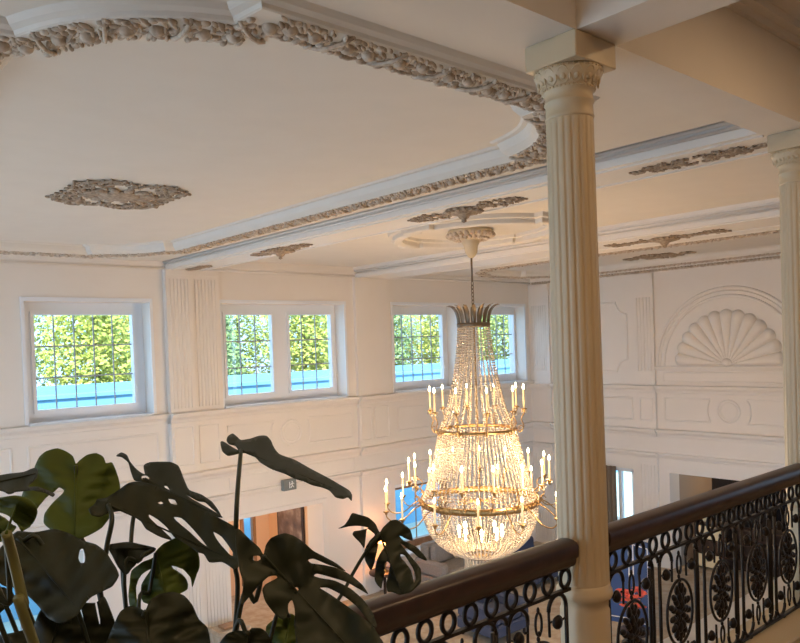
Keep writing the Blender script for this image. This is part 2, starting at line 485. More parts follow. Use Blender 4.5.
def roundel_set(m, wall, c, a, b, cz):
    frame_line(m, wall, [(c+.225*cos(2*pi*k/28), cz+.225*sin(2*pi*k/28)) for k in range(28)])
    frame_line(m, wall, [(c+.17*cos(2*pi*k/28), cz+.17*sin(2*pi*k/28)) for k in range(28)], r=.01)
    for s, far in ((-1, a), (1, b)):
        frame_line(m, wall, conc_end(a, b, cz-.24, cz+.24, cz, c, .44, s), r=.018)
roundel_set(m, 'f', 7.83, 6.5, 9.25, -1.55)
roundel_set(m, 'f', 12.6, 10.5, 14.7, -1.55)
for a, b in ((6.5,9.3),(X0W+.1,5.2)): frame_line(m, 'f', rect(a, b, -2.46, -2.22), r=.01)
struct(m.build('trim_60', M['trim']))
m = MB()
roundel_set(m, 'r', 7.06, 5.6, 8.43, -1.56)
frame_line(m, 'r', rect(8.70, 8.99, -1.82, -1.34), d=.06, r=.014)
frame_line(m, 'r', rect(9.22, 11.2, -1.82, -1.34))
frame_line(m, 'r', rect(5.6, 8.45, -.97, -.79), r=.012)
# tall panel with bitten corners
P = []
y0, y1, z0, z1, r = 9.30, 11.15, -.76, .79, .27
for cx, cz, a0 in ((y0, z0, 90), (y1, z0, 180), (y1, z1, 270), (y0, z1, 0)):
    P += [(cx+r*cos(radians(a0-90*k/8)), cz+r*sin(radians(a0-90*k/8))) for k in range(9)]
    P = P
Q = []
for cx, cz, sx, sz in ((y0,z0,1,1),(y1,z0,-1,1),(y1,z1,-1,-1),(y0,z1,1,-1)):
    arc = [(cx+sx*r*sin(radians(90*k/8)), cz+sz*r*cos(radians(90*k/8))) for k in range(9)]
    pre = (cx-0*sx, cz+sz*r)
    if (sx, sz) in ((1,1),(-1,-1)): Q += arc
    else: Q += arc[::-1]
frame_line(m, 'r', Q, r=.024)
# arch over the shell
for rr, t in ((1.56,.035),(1.49,.02),(1.40,.03)):
    m.tube([(XR, 7.03+rr*cos(pi*k/40), -.64+rr*sin(pi*k/40)) for k in range(41)], t, 8, smooth=False)
struct(m.build('trim_61', M['trim']))
# scallop shell
m = MB(); nl = 13; R0 = 1.12; cy, cz = 7.06, -.62
for i in range(nl):
    a0 = pi*(i+.5)/nl; wdt = pi/nl/2
    vs = []; rows = 12; cols = 9
    for j in range(rows+1):
        t = .10+.90*j/rows
        for c in range(cols):
            s_ = -1+2*c/(cols-1)
            a = a0+s_*wdt
            tip = 1-(.055*s_*s_ if j == rows else .055*s_*s_*max(0,(t-.8)/.2)**2)
            rr = R0*t*tip
            h = .012+.085*t*(1-s_*s_)**.5*(1 if j < rows else .35)
            if j >= rows-1: h *= (1 if j == rows-1 else .3)
            vs.append((XR-h, cy+rr*cos(a), cz+rr*sin(a)))
    fs = [(j*cols+c, j*cols+c+1, (j+1)*cols+c+1, (j+1)*cols+c) for j in range(rows) for c in range(cols-1)]
    n0 = len(vs); vs += [(XR+.01, v[1], v[2]) for v in vs[-cols:]]
    fs += [(rows*cols+c, rows*cols+c+1, n0+c+1, n0+c) for c in range(cols-1)]
    m.add(vs, fs, True)
m.ico((XR-.03, cy, cz+.05), (.05,.10,.08), 2)
for s in (-1, 1): m.ico((XR-.02, cy+s*.13, cz+.03), (.03,.09,.03), 1)
m.v = [(min(p[0], XR-.001), p[1], p[2]) for p in m.v]
tag(m.build('shell_relief', M['wall']), 'white plaster scallop shell relief inside the arch on the right wall', 'wall relief')

# ------------------------------------------------------------------ upper windows
def window(name, x0, x1, sashes, z0=-.98, z1=.85, rows=3, ysash=12.36, mats=('frame','muntin')):
    """reveal + one or two sashes, each (gx0, gx1, cols, gz0, gz1)"""
    m = MB(); fm = M[mats[0]]
    y0, y1 = ysash-.06, ysash+.05
    gz0, gz1 = sashes[0][3], sashes[0][4]
    # outer frame
    gx0 = sashes[0][0]; gx1 = sashes[-1][1]
    m.box(x0, gx0-.05, y0, y1, z0, z1); m.box(gx1+.05, x1, y0, y1, z0, z1)
    m.box(gx0-.05, gx1+.05, y0, y1, gz1+.05, z1); m.box(gx0-.05, gx1+.05, y0, y1, z0, gz0-.05)
    if len(sashes) == 2: m.box(sashes[0][1]+.05, sashes[1][0]-.05, y0, y1, gz0-.05, gz1+.05)
    root = struct(m.build(name, fm))
    s_ = MB().bbox(x0, x1, YW-.05, y0, z0-.03, z0+.012, .006); s_.build('window_sill', M['frame'], root)
    # slim architrave round the opening
    a = MB()
    a.box(x0-.05, x0, YW-.022, YW, z0, z1+.06); a.box(x1, x1+.05, YW-.022, YW, z0, z1+.06); a.box(x0, x1, YW-.022, YW, z1, z1+.06)
    a.build('architrave', M['frame'], root)
    for (a0, a1, cols, b0, b1) in sashes:
        f = MB()
        yy0, yy1 = y0-.025, y1-.02
        f.box(a0-.05, a0, yy0, yy1, b0-.05, b1+.05); f.box(a1, a1+.05, yy0, yy1, b0-.05, b1+.05)
        f.box(a0, a1, yy0, yy1, b1, b1+.05); f.box(a0, a1, yy0, yy1, b0-.05, b0)
        so = f.build('sash', fm, root)
        q = MB()
        for i in range(1, cols):
            x = a0+(a1-a0)*i/cols; q.box(x-.009, x+.009, ysash-.009, ysash+.009, b0, b1)
        for j in range(1, rows):
            z = b0+(b1-b0)*j/rows; q.box(a0, a1, ysash-.008, ysash+.008, z-.011, z+.011)
        q.build('muntin', M[mats[1]], so)
        MB().box(a0, a1, ysash-.003, ysash+.003, b0, b1).build('pane', M['glass'], so)
    h = MB(); xx = sashes[-1][1]+.025; zm = (gz0+gz1)/2-.45
    h.box(xx-.012, xx+.012, y0-.045, y0-.02, zm-.04, zm+.04); h.tube([(xx, y0-.05, zm), (xx, y0-.055, zm-.10)], .009, 6)
    h.build('handle', M['white'], root)
    return root
GZ = (-.79, .66)
window('window_1', *UP[0], [(3.47,4.99,5,*GZ)])
window('window_2', *UP[1], [(6.70,7.66,3,*GZ),(8.05,9.03,3,*GZ)])
window('window_3', *UP[2], [(10.70,12.16,5,*GZ)])
window('window_4', *UP[3], [(13.24,14.66,5,*GZ)])
window('window_5', 10.3, 12.15, [(10.45,12.0,2,-4.25,-3.1)], z0=-4.42, z1=-2.98, rows=1, mats=('oak','oak'))
window('window_6', 2.3, 3.95, [(2.45,3.80,2,-4.45,-3.1)], z0=-4.6, z1=-2.98, rows=1, mats=('frame','muntin'))
# right wall lower window
m = MB(); ys0, ys1 = 9.24, 10.9
m.box(XR+.08, XR+.16, ys0, ys0+.09, -4.3, -2.93); m.box(XR+.08, XR+.16, ys1-.09, ys1, -4.3, -2.93)
m.box(XR+.08, XR+.16, ys0, ys1, -3.02, -2.93); m.box(XR+.08, XR+.16, ys0, ys1, -4.3, -4.2)
m.box(XR+.08, XR+.16, 9.60, 9.68, -4.2, -3.02)
w7 = struct(m.build('window_7', M['frame']))
MB().box(XR+.11, XR+.12, ys0+.09, 9.60, -4.2, -3.02).build('pane', M['glass'], w7)
MB().box(XR+.11, XR+.12, 9.68, ys1-.09, -4.2, -3.02).build('pane', M['glass'], w7)
# door frames / recess shells
m = MB()  # bay behind the hall: side walls, ceiling, back wall with windows
m.box(8.45, 8.6, YW+.5, 14.1, FL, -2.98); m.box(6.2, 6.38, YW+.5, 14.1, FL, -2.98)
m.box(6.2, 8.6, YW+.5, 14.1, -2.98, -2.85)
holes_wall(m, 6.38, 8.45, FL, -2.98, [(6.5,7.45,-4.85,-3.15),(7.75,8.1,-4.85,-3.15)], lambda a, b, c, d: m.box(a, b, 13.95, 14.1, c, d))
struct(m.build('wall_bay', M['peach']))
for i, (a, b) in enumerate(((6.5,7.45),(7.75,8.1))):
    f = MB(); z0, z1 = -4.85, -3.15
    f.box(a, a+.07, 13.9, 14.0, z0, z1); f.box(b-.07, b, 13.9, 14.0, z0, z1); f.box(a, b, 13.9, 14.0, z1-.07, z1); f.box(a, b, 13.9, 14.0, z0, z0+.07)
    f.box(a, b, 13.9, 14.0, -4.12, -4.05)
    r_ = struct(f.build('window_%d' % (8+i), M['oak'])); MB().box(a+.07, b-.07, 13.95, 13.955, z0+.07, z1-.07).build('pane', M['glass'], r_)
# casing round the bay opening
m = MB()
for a, b in ((6.26,6.38),(8.45,8.57)): m.box(a, b, YW-.03, YW, FL, -2.98)
m.box(6.26, 8.57, YW-.03, YW, -2.98, -2.90); struct(m.build('trim_62', M['trim']))
m = MB()
m.box(XR+.4, 17.2, 8.38, 8.5, FL, -2.93); m.box(XR+.4, 17.2, 4.5, 4.6, FL, -2.93); m.box(XR+.4, 17.2, 4.5, 8.5, -2.93, -2.8)
m.box(17.1, 17.2, 4.6, 8.38, FL, -2.93)
struct(m.build('wall_side_room', M['taupe']))

# ------------------------------------------------------------------ plaster appliques
def foliage(seed, sx, sy, n=9, boss=True, thick=.02, strip=False):
    """leafy plaster relief in the XY plane hanging below z=0, symmetric in both directions"""
    rnd = random.Random(seed); q = MB()
    def leaf(x, y, a, l, w):
        q.ico((x+cos(a)*l*.5, y+sin(a)*l*.5, -thick*.7), (l*.55, w, thick*.9), 1, Matrix.Rotation(a, 3, 'Z'))
    for i in range(n):
        if strip:
            t = (i+.3)/n; x0 = t*sx*.78; y0 = rnd.uniform(.05,.25)*sy*(1-t); a = rnd.uniform(-.2,.9); L = sx*.22*rnd.uniform(.7,1.2)
        else:
            t = i/n; ang = rnd.uniform(.03, 1.54); rr = rnd.uniform(.15,.62)
            x0 = cos(ang)*sx*rr; y0 = sin(ang)*sy*rr; a = ang+rnd.uniform(-.8,.8); L = min(sx,sy)*.55*rnd.uniform(.6,1.1)
        curl = rnd.choice((-1,1))*rnd.uniform(2.2,4.8)
        pts = []; x, y = x0, y0; st = 12; aa = a
        base = [(x, y)]
        for k in range(st):
            aa += curl/st*(.4+1.2*k/st); x += cos(aa)*L/st; y += sin(aa)*L/st; base.append((x, y))
        for mx_ in (1,-1):
            for my in (1,-1):
                P = [(px*mx_, py*my, -thick*(.6+.5*sin(pi*j/st))) for j, (px, py) in enumerate(base) ]
                q.tube(P, [thick*(1.0-.6*j/st) for j in range(st+1)], 5)
                for j in range(2, st, 3):
                    (xa, ya), (xb, yb) = base[j-1], base[j]
                    d = math.atan2((yb-ya)*my, (xb-xa)*mx_)
                    for s in (-1, 1):
                        leaf(xb*mx_, yb*my, d+s*.8, thick*2.9, thick*.85)
    if boss:
        q.ico((0,0,-thick), (min(sx,sy)*.24, min(sx,sy)*.24, thick*2), 2)
        for k in range(12):
            a = 2*pi*k/12; rr = min(sx, sy)*.30
            q.ico((cos(a)*rr, sin(a)*rr, -thick*.9), (rr*.34, rr*.17, thick*1.2), 1, Matrix.Rotation(a, 3, 'Z'))
    return q
def place(q, x, y, z, rz=0): return q.xf(Matrix.Translation((x, y, z)) @ Matrix.Rotation(rz, 4, 'Z'))
# big medallion over the left bay
tag(place(foliage(11, .86, 1.02, 11, thick=.016), 2.93, 7.40, ZC).build('ceiling_medallion', M['relief_dark']), 'large tan leafy plaster medallion alone on the left ceiling panel', 'ceiling ornament')
tag(place(foliage(12, .45, 1.1, 11, thick=.017), 13.75, 7.8, ZC).build('ceiling_medallion', M['relief_dark']), 'long leafy plaster medallion on the far ceiling panel beside the right wall', 'ceiling ornament')
def beam_orn(xc, yc, L, w, boss, label, seed, ymin=None, ymax=None, zz=ZB):
    q = foliage(seed, L, w*1.25, 8, boss=False, thick=.0115, strip=True)
    q.xf(Matrix.Rotation(pi/2, 4, 'Z'))
    if boss:
        q.lathe([(.19,0),(.185,-.02),(.14,-.03),(.13,-.05),(.07,-.06),(.05,-.09),(.025,-.10),(.028,-.125),(.0,-.14)], 0, 0, 20)
        for k in range(16):
            a = 2*pi*k/16; q.ico((cos(a)*.17, sin(a)*.17, -.022), (.045,.022,.018), 1, Matrix.Rotation(a,3,'Z'))
    q.xf(Matrix.Translation((xc, yc, zz)))
    return tag(q.build('beam_ornament', M['relief_dark']), label, 'ceiling ornament', 'leafy appliques under the ceiling beams')
beam_orn(5.80, 5.48, .95, .26, True, 'leafy beam ornament with pendant boss, just above the chandelier canopy', 21)
beam_orn(5.80, 9.0, .85, .24, True, 'leafy beam ornament with pendant boss, above the double window', 22)
beam_orn(5.80, 2.95, .62, .26, False, 'leafy beam ornament between the two columns', 23)
beam_orn(5.80, 11.45, .45, .22, False, 'leafy beam ornament at the window wall end of the first beam', 24)
beam_orn(10.05, 5.6, 1.15, .26, True, 'leafy ornament under the farther beam, right of the near column', 25)

# ------------------------------------------------------------------ columns
def column(xc, yc, label):
    root = empty('column', (xc, yc, -2.0))
    R = .121
    fl = lambda a, z: 1-.075*max(0, sin(a*20))**.7 if True else 1
    s_ = MB(); rows = []
    zb, zt = -1.17, 1.05
    rows.append((R*1.02, zb, 0)); 
    prof = []; n = 200
    zs = [zb, zb+.03, zb+.06, zb+.09]+[zb+.09+(zt-.04-zb-.09)*k/8 for k in range(1, 9)]+[zt-.02, zt]
    vs = []
    for z in zs:
        e = 1.0-.085*((z-zb)/(zt-zb))
        dep = .05*min(1, max(0, (z-zb-.02)/.06), 1)*min(1, max(0, (zt-.01-z)/.03))
        for k in range(n):
            a = 2*pi*k/n; r = R*e*(1-dep*max(0, sin(a*20))**.6)
            vs.append((xc+r*cos(a), yc+r*sin(a), z))
    fs = [(i*n+k, i*n+(k+1)%n, (i+1)*n+(k+1)%n, (i+1)*n+k) for i in range(len(zs)-1) for k in range(n)]
    s_.add(vs, fs, True); s_.build('shaft', M['column'], root)
    b = MB().lathe([(.118,-2.0),(.118,-1.30),(.112,-1.29),(.112,-1.245),(.128,-1.235),(.134,-1.22),(.132,-1.20),(.124,-1.19),(.122,-1.165),(.0,-1.165)], xc, yc, 40)
    b.build('pedestal', M['column'], root)
    c = MB().lathe([(.112,1.04),(.116,1.05),(.112,1.06),(.111,1.11),(.117,1.116),(.117,1.124),(.111,1.13),(.111,1.165),(.121,1.172),(.121,1.182),(.118,1.186),(.150,1.225),(.158,1.25),(.155,1.27),(.0,1.271)], xc, yc, 48)
    cap = c.build('capital', M['column'], root)
    e = MB()
    for k in range(14):
        a = 2*pi*k/14
        t = Vector((-sin(a), cos(a), 0)); o_r = Vector((cos(a), sin(a), 0))
        P = []
        for j in range(14):
            b_ = 2*pi*j/14; u = .026*cos(b_); w = .032*sin(b_)
            rr = .139+.020*(w/.032); P.append(Vector((xc, yc, 1.222+w))+o_r*rr+t*u)
        e.tube(P, .005, 5, closed=True)
        e.ico(Vector((xc, yc, 1.222))+o_r*.134, (.016,.016,.024), 1)
        a2 = a+pi/14; o2 = Vector((cos(a2), sin(a2), 0)); e.ico(Vector((xc, yc, 1.215))+o2*.143, (.006,.006,.026), 1)
    for k in range(40):
        a = 2*pi*k/40; e.ico((xc+.122*cos(a), yc+.122*sin(a), 1.177), .0065, 0)
        e.ico((xc+.156*cos(a), yc+.156*sin(a), 1.262), .006, 0)
    e.build('egg_and_dart', M['relief'] if False else M['column'], cap)
    MB().bbox(xc-.16, xc+.16, yc-.16, yc+.13, 1.27, ZB, .004).build('abacus', M['column'], root)
    return tag(root, label, 'column', 'fluted balcony columns')
column(3.05, 2.17, 'near fluted cream column that splits the dark handrail, chandelier to its left')
column(5.73, 2.17, 'farther fluted column cut by the right edge of the picture')

# ------------------------------------------------------------------ balcony slab and balustrade
struct(MB().box(X0W, XR, -3, 1.95, -2.25, -2.02).build('floor', M['carpet']))
m = MB(); m.bbox(X0W, XR, 1.95, 2.30, -2.45, -1.925, .01); struct(m.build('baseboard_balcony', M['column']))
m = MB(); m.bbox(X0W, XR, 2.30, 2.60, -2.10, -1.975, .01); m.bbox(X0W, XR, 2.28, 2.42, -2.5, -2.10, .01); struct(m.build('trim_63', M['ledge']))

def scroll(q, cx, z, r, a0, turns, y, rad=.0065, mir=1):
    P = []; N = int(18*turns)+6
    for k in range(N+1):
        t = k/N; a = a0+turns*2*pi*t; rr = r*(1-.72*t)
        P.append((cx+mir*rr*cos(a), y, z+rr*sin(a)))
    q.tube(P, rad, 5, up=(0,1,0))
def rail_panel(xc, y, root, zc=-1.535):
    q = MB(); R_ = .0105
    def bar(P, r=R_): q.tube(P, r, 6, up=(0,1,0))
    # arches over the buds, and the joining arch between panels; mirrored at the bottom
    for s in (1, -1):
        zt = zc+s*.365
        for x0, x1 in ((-.205,-.075),(.075,.205),(-.25-.055,-.25+.055-.02)):
            c = (x0+x1)/2; r = (x1-x0)/2
            bar([(xc+c+r*cos(pi*k/10), y, zt-s*r+s*r*sin(pi*k/10)) for k in range(11)])
        bar([(xc-.075, y, zt-s*.065), (xc-.078, y, zc+s*.185)], .007); bar([(xc+.075, y, zt-s*.065), (xc+.078, y, zc+s*.185)], .007)
        # small upright loop and twisted drop
        q.tube([(xc+.022*cos(2*pi*k/16), y, zc+s*.265+.052*sin(2*pi*k/16)) for k in range(16)], .0065, 5, closed=True, up=(0,1,0))
        for k in range(5): q.ico((xc+.004*(-1)**k, y, zc+s*(.20-.022*k+.02)), (.009,.009,.014), 1)
        q.ico((xc, y, zc+s*.325), (.008,.008,.018), 1)
        for m_ in (-1, 1):
            q.tube([(xc+m_*(.085+.012*k-.012), y, zt-s*(.115+.0*k)) for k in range(3)], .006, 5, up=(0,1,0))
    for x in (-.205,.205): bar([(xc+x, y, zc-.31), (xc+x, y, zc+.31)])
    bar([(xc-.305, y, zc-.31), (xc-.305, y, zc+.31)])
    f = q.build('scroll_panel', M['iron'], root)
    for s in (1, -1):
        for m_ in (-1, 1):
            b = MB(); c = (xc+m_*.137, y, zc+s*.235)
            b.ico(c, (.030,.022,.032), 1)
            scroll(b, xc+m_*.137, zc+s*.235, .034, 0, 1.1, y, .006, m_)
            b.tube([(xc+m_*.165, y, zc+s*.235), (xc+m_*.205, y, zc+s*.25)], .005, 5, up=(0,1,0))
            b.build('bud', M['iron'], f)
    d = MB()
    d.tube([(xc+.138*cos(2*pi*k/32), y, zc+.180*sin(2*pi*k/32)) for k in range(32)], .0085, 6, closed=True, up=(0,1,0))
    d.build('oval_band', M['iron'], f)
    w = MB(); rnd = random.Random(9)
    for i, (rx, rz, n, ln) in enumerate(((.0,.0,1,.04),(.032,.04,7,.044),(.062,.085,11,.048),(.086,.125,13,.044))):
        for k in range(n):
            a = 2*pi*k/n+i*.3
            w.ico((xc+rx*cos(a), y+rnd.uniform(-.006,.006), zc+rz*sin(a)), (ln*.66, .014, ln*.42), 1, Matrix.Rotation(-(a), 3, 'Y'))
    for s in (-1, 1):
        for k in range(3): w.ico((xc+(k-1)*.03, y, zc+s*(.135+(.012 if k == 1 else 0))), (.016,.01,.022), 1)
    w.tube([(xc, y, zc-.18), (xc, y, zc+.18)], .006, 5)
    w.build('leaf_medallion', M['iron'], f)

def balustrade(x0, x1, centres, ring0, label, yoff=2.15):
    root = empty('balustrade', ((x0+x1)/2, yoff, -1.925))
    h = MB(); y = yoff
    prof = [(-.034,-1.05),(-.042,-1.035),(-.046,-1.015),(-.058,-1.005),(-.060,-.985),(-.060,-.955),(-.052,-.940),(-.03,-.931),(0,-.928),(.03,-.931),(.052,-.940),(.060,-.955),(.060,-.985),(.058,-1.005),(.046,-1.015),(.042,-1.035),(.034,-1.05)]
    n = len(prof); vs = [(x0, y+a, z) for a, z in prof]+[(x1, y+a, z) for a, z in prof]
    h.add(vs, [(i, (i+1)%n, n+(i+1)%n, n+i) for i in range(n)], True)
    h.add(vs[:n], [tuple(range(n))]); h.add(vs[n:], [tuple(range(n))[::-1]])
    h.build('handrail', M['wood'], root)
    b = MB(); b.box(x0, x1, y-.012, y+.012, -1.062, -1.046); b.build('top_bar', M['iron'], root)
    b = MB(); b.box(x0, x1, y-.011, y+.011, -1.171, -1.157); b.build('middle_bar', M['iron'], root)
    b = MB(); b.box(x0, x1, y-.012, y+.012, -1.918, -1.902)
    x = x0+.1
    while x < x1: b.box(x-.012, x+.012, y-.012, y+.012, -1.93, -1.915); x += .5
    b.build('bottom_bar', M['iron'], root)
    first = None; x = ring0
    while x > x0+.04: x -= .128
    x += .128
    xs = []
    while x < x1-.03: xs.append(x); x += .128
    for x in xs:
        if first is None:
            q = MB(); q.tube([(x+.036*cos(2*pi*k/18), y, -1.11+.042*sin(2*pi*k/18)) for k in range(18)], .0105, 6, closed=True, up=(0,1,0))
            q.ico((x, y, -1.156), (.013,.013,.008), 1)
            first = q.build('oval_ring', M['iron'], root, org=(x, y, -1.11)); fx = x
        else: copy_child(first, root, loc=(first.location.x+(x-fx), first.location.y, first.location.z))
    for c in centres: rail_panel(c, y, root)
    return tag(root, label, 'balustrade', 'wrought iron balustrades under the dark handrail')
balustrade(3.165, 5.615, [3.43,3.91,4.40,4.89,5.37], 3.391, 'long scrolled black iron balustrade with dark wood handrail, right of the near column')
balustrade(-.6, 2.905, [2.67,2.18,1.69,1.20,.71,.22], 2.874, 'iron balustrade with dark wood handrail behind the monstera, left of the near column')
balustrade(5.845, 8.3, [6.2,6.7,7.2,7.7], 6.0, 'continuation of the iron balustrade beyond the right-hand column')

# ------------------------------------------------------------------ chandelier
CX, CY = 7.85, 7.30
ch = empty('chandelier', (CX, CY, -3.2))
tag(ch, 'large crystal basket chandelier with electric candles hanging from the middle ceiling', 'chandelier')
m = MB().lathe([(.30,ZC),(.33,1.54),(.30,1.50),(.22,1.47),(.16,1.46),(.12,1.42),(.125,1.40),(.10,1.36),(.085,1.26),(.05,1.21),(.03,1.19),(.0,1.18)], CX, CY, 32)
cn = m.build('canopy', M['column'], ch)
m = MB(); rnd = random.Random(4)
for k in range(22):
    a = 2*pi*k/22
    m.ico((CX+.29*cos(a), CY+.29*sin(a), 1.50), (.06,.035,.045), 1, Matrix.Rotation(a,3,'Z'))
    m.ico((CX+.22*cos(a+.14), CY+.22*sin(a+.14), 1.46), (.045,.028,.035), 1, Matrix.Rotation(a,3,'Z'))
m.build('leaf_rosette', M['relief'], cn)
# chain: links
z = 1.18; i = 0; first = None
MB().tube([(CX,CY,1.2),(CX,CY,.86)], .014, 8).build('rod', M['bronze'], ch)
z = .86
while z > .34:
    if first is None or i < 2:
        q = MB()
        if i % 2 == 0: q.tube([(CX+.020*cos(2*pi*k/12), CY, z-.03+.034*sin(2*pi*k/12)) for k in range(12)], .006, 5, closed=True, up=(0,1,0))
        else: q.tube([(CX, CY+.020*cos(2*pi*k/12), z-.03+.034*sin(2*pi*k/12)) for k in range(12)], .006, 5, closed=True, up=(1,0,0))
        o = q.build('chain_link', M['bronze'], ch, org=(CX,CY,z))
        if i == 0: first = o; lk = [o]
        else: lk.append(o)
        zz0 = z if i == 0 else zz0
    else:
        copy_child(lk[i%2], ch, loc=(lk[i%2].location.x, lk[i%2].location.y, z+3.2))
    z -= .052; i += 1
MB().tube([(CX,CY,.36),(CX,CY,-3.0)], .016, 8).build('stem', M['brass'], ch)
# crown of leaves
m = MB().lathe([(.225,.22),(.235,.23),(.235,.27),(.225,.28),(.21,.27),(.21,.23)], CX, CY, 40, cap=False)
crown = m.build('crown', M['bronze'], ch)
q = MB(); P = catmull([(.215,0,.24),(.225,0,.34),(.255,0,.44),(.31,0,.51),(.37,0,.525)], 4)
N = len(P)
wv = [.009+.022*sin(pi*min(1, (k/N)*.95+.12)) for k in range(N)]
vs = []
for p, w in zip(P, wv): vs += [(CX+p.x-.006, CY-w, p.z), (CX+p.x+.008, CY, p.z), (CX+p.x-.006, CY+w, p.z)]
q.add(vs, [(i*3+j, i*3+j+1, (i+1)*3+j+1, (i+1)*3+j) for i in range(N-1) for j in range(2)], True)
q.tube([(CX+p.x, CY, p.z) for p in P], [.010*(1-.6*k/N) for k in range(N)], 5)
fl_ = q.build('crown_leaf', M['bronze'], crown, org=(CX,CY,.24))
for k in range(1, 16): copy_child(fl_, crown, rz=2*pi*k/16)
# rings
for nm, r, z, hh, mt in (('upper_ring',.545,-1.22,.045,'brass'),('main_ring',.825,-2.22,.09,'brass'),('bottom_ring',.245,-3.0,.025,'bronze')):
    g_ = MB().lathe([(r,z-hh/2),(r+.014,z-hh/2+.008),(r+.014,z+hh/2-.008),(r,z+hh/2),(r-.02,z+hh/2),(r-.02,z-hh/2),(r,z-hh/2)], CX, CY, 56, cap=False)
    if nm == 'main_ring':
        for k in range(28):
            a = 2*pi*k/28; g_.ico((CX+.842*cos(a), CY+.842*sin(a), z), (.012,.03,.03), 1, Matrix.Rotation(a,3,'Z'))
    ro = g_.build(nm, M[mt], ch)
    if nm in ('main_ring', 'bottom_ring'):
        sp = MB()
        for k in range(6):
            a = pi*k/6; sp.tube([(CX-r*cos(a), CY-r*sin(a), z), (CX+r*cos(a), CY+r*sin(a), z)], .006, 5)
        sp.build('spoke', M['brass'], ro)
# bead strands
def strand(profile, name, n, off, br, sp, total):
    P = catmull([(r, 0, z) for z, r in profile], 14)
    cum = [0]
    for a, b in zip(P[:-1], P[1:]): cum.append(cum[-1]+(b-a).length)
    q = MB(); d = br; j = 0
    while d < cum[-1]:
        while cum[j+1] < d: j += 1
        t = (d-cum[j])/(cum[j+1]-cum[j]); p = P[j].lerp(P[j+1], t)
        q.ico((CX+p.x, CY, p.z), (br, br, br*.9), 0, Matrix.Rotation(d*37, 3, 'Z'), smooth=False); d += sp
    q.tube([(CX+p.x, CY, p.z) for p in P[::3]+[P[-1]]], .0025, 3)
    o = q.build(name, M['crystal'], ch, org=(CX,CY,-3.2)); o.rotation_euler = (0,0,off)
    for k in range(1, n): copy_child(o, ch, rz=off+2*pi*k/n)
strand([(.24,.215),(-.15,.255),(-.53,.32),(-.95,.42),(-1.20,.535)], 'bead_strand', 28, .05, .0165, .037, 0)
strand([(-1.24,.535),(-1.56,.61),(-1.94,.71),(-2.18,.805)], 'bead_strand', 34, .0, .0175, .038, 0)
strand([(-2.27,.815),(-2.44,.80),(-2.70,.69),(-2.90,.48),(-2.99,.25)], 'bead_strand', 38, .0, .0165, .036, 0)
# the remaining strands between the hundred above
q = MB()
for prof, n, off in (([(-1.24,.535),(-1.56,.61),(-1.94,.71),(-2.18,.805)],34,pi/34),([(-2.27,.815),(-2.44,.80),(-2.70,.69),(-2.90,.48),(-2.99,.25)],38,pi/38)):
    P = catmull([(r,0,z) for z, r in prof], 14); cum = [0]
    for a, b in zip(P[:-1], P[1:]): cum.append(cum[-1]+(b-a).length)
    bs = []; d = .033; j = 0
    while d < cum[-1]:
        while cum[j+1] < d: j += 1
        bs.append(P[j].lerp(P[j+1], (d-cum[j])/(cum[j+1]-cum[j]))); d += .037
    for k in range(n):
        a = off+2*pi*k/n
        for p in bs: q.ico((CX+p.x*cos(a), CY+p.x*sin(a), p.z), .0155, 0, smooth=False)
o = q.build('bead_strand', M['crystal'], ch, org=(CX,CY,-3.2)); o['kind'] = 'stuff'
# fringe below the basket
q = MB().box(CX+.235, CX+.245, CY-.008, CY+.008, -3.19, -3.01); q.ico((CX+.24,CY,-3.2),(.012,.012,.016),0,smooth=False)
o = q.build('fringe_prism', M['crystal'], ch, org=(CX,CY,-3.2))
for k in range(1, 30): copy_child(o, ch, rz=2*pi*k/30)
# arms
FRONT = math.atan2(-CY, -CX)         # direction of the eye seen from the chandelier
def arm_set(n, off, pts, R, zc, drop=False, hc=.27):
    q = MB(); P = catmull([(CX+r, CY, z) for r, z in pts], 5); q.tube(P, .009, 6)
    r0, z0 = pts[0]
    q.tube([(CX+r0+.06+.028*cos(t), CY, z0+.02+.028*sin(t)) for t in [k*.5 for k in range(11)]], .006, 5, up=(0,1,0))
    q.lathe([(.008,zc-.06),(.018,zc-.045),(.02,zc-.03),(.042,zc-.015),(.045,zc-.005),(.018,zc),(.0,zc)], CX+R, CY, 14)
    arm = q.build('arm', M['brass'], ch, org=(CX,CY,-3.2))
    c = MB().lathe([(.0125,zc),(.0125,zc+hc),(.008,zc+hc+.004)], CX+R, CY, 10); cd = c.build('candle', M['candle'], arm, org=(CX,CY,-3.2))
    b = MB().lathe([(.006,zc+hc),(.016,zc+hc+.022),(.013,zc+hc+.045),(.0035,zc+hc+.075)], CX+R, CY, 8); bl = b.build('bulb', M['bulb'], arm, org=(CX,CY,-3.2))
    parts = [cd, bl]
    if drop:
        for k in range(4):
            a = pi/4+pi*k/2; x, y = CX+R+.042*cos(a), CY+.042*sin(a)
            d = MB(); d.ico((x, y, zc-.018), .008, 0, smooth=False); d.ico((x, y, zc-.046), (.011,.011,.026), 0, smooth=False)
            parts.append(d.build('crystal_drop', M['crystal'], arm, org=(CX,CY,-3.2)))
    th = FRONT+radians(off); arm.rotation_euler = (0,0,th)
    for k in range(1, n):
        a = arm.copy(); C.objects.link(a); a.parent = ch; a.rotation_euler = (0,0,th+2*pi*k/n)
        for p in parts: copy_child(p, a)
arm_set(15, -1, [(.83,-2.22),(.95,-2.28),(1.10,-2.40),(1.25,-2.42),(1.33,-2.36),(1.34,-2.30)], 1.34, -2.27, hc=.27)
arm_set(15, 11, [(.83,-2.20),(.90,-2.10),(.86,-2.02),(.92,-1.96),(.98,-1.99),(.98,-1.96)], .98, -1.92, True, hc=.26)
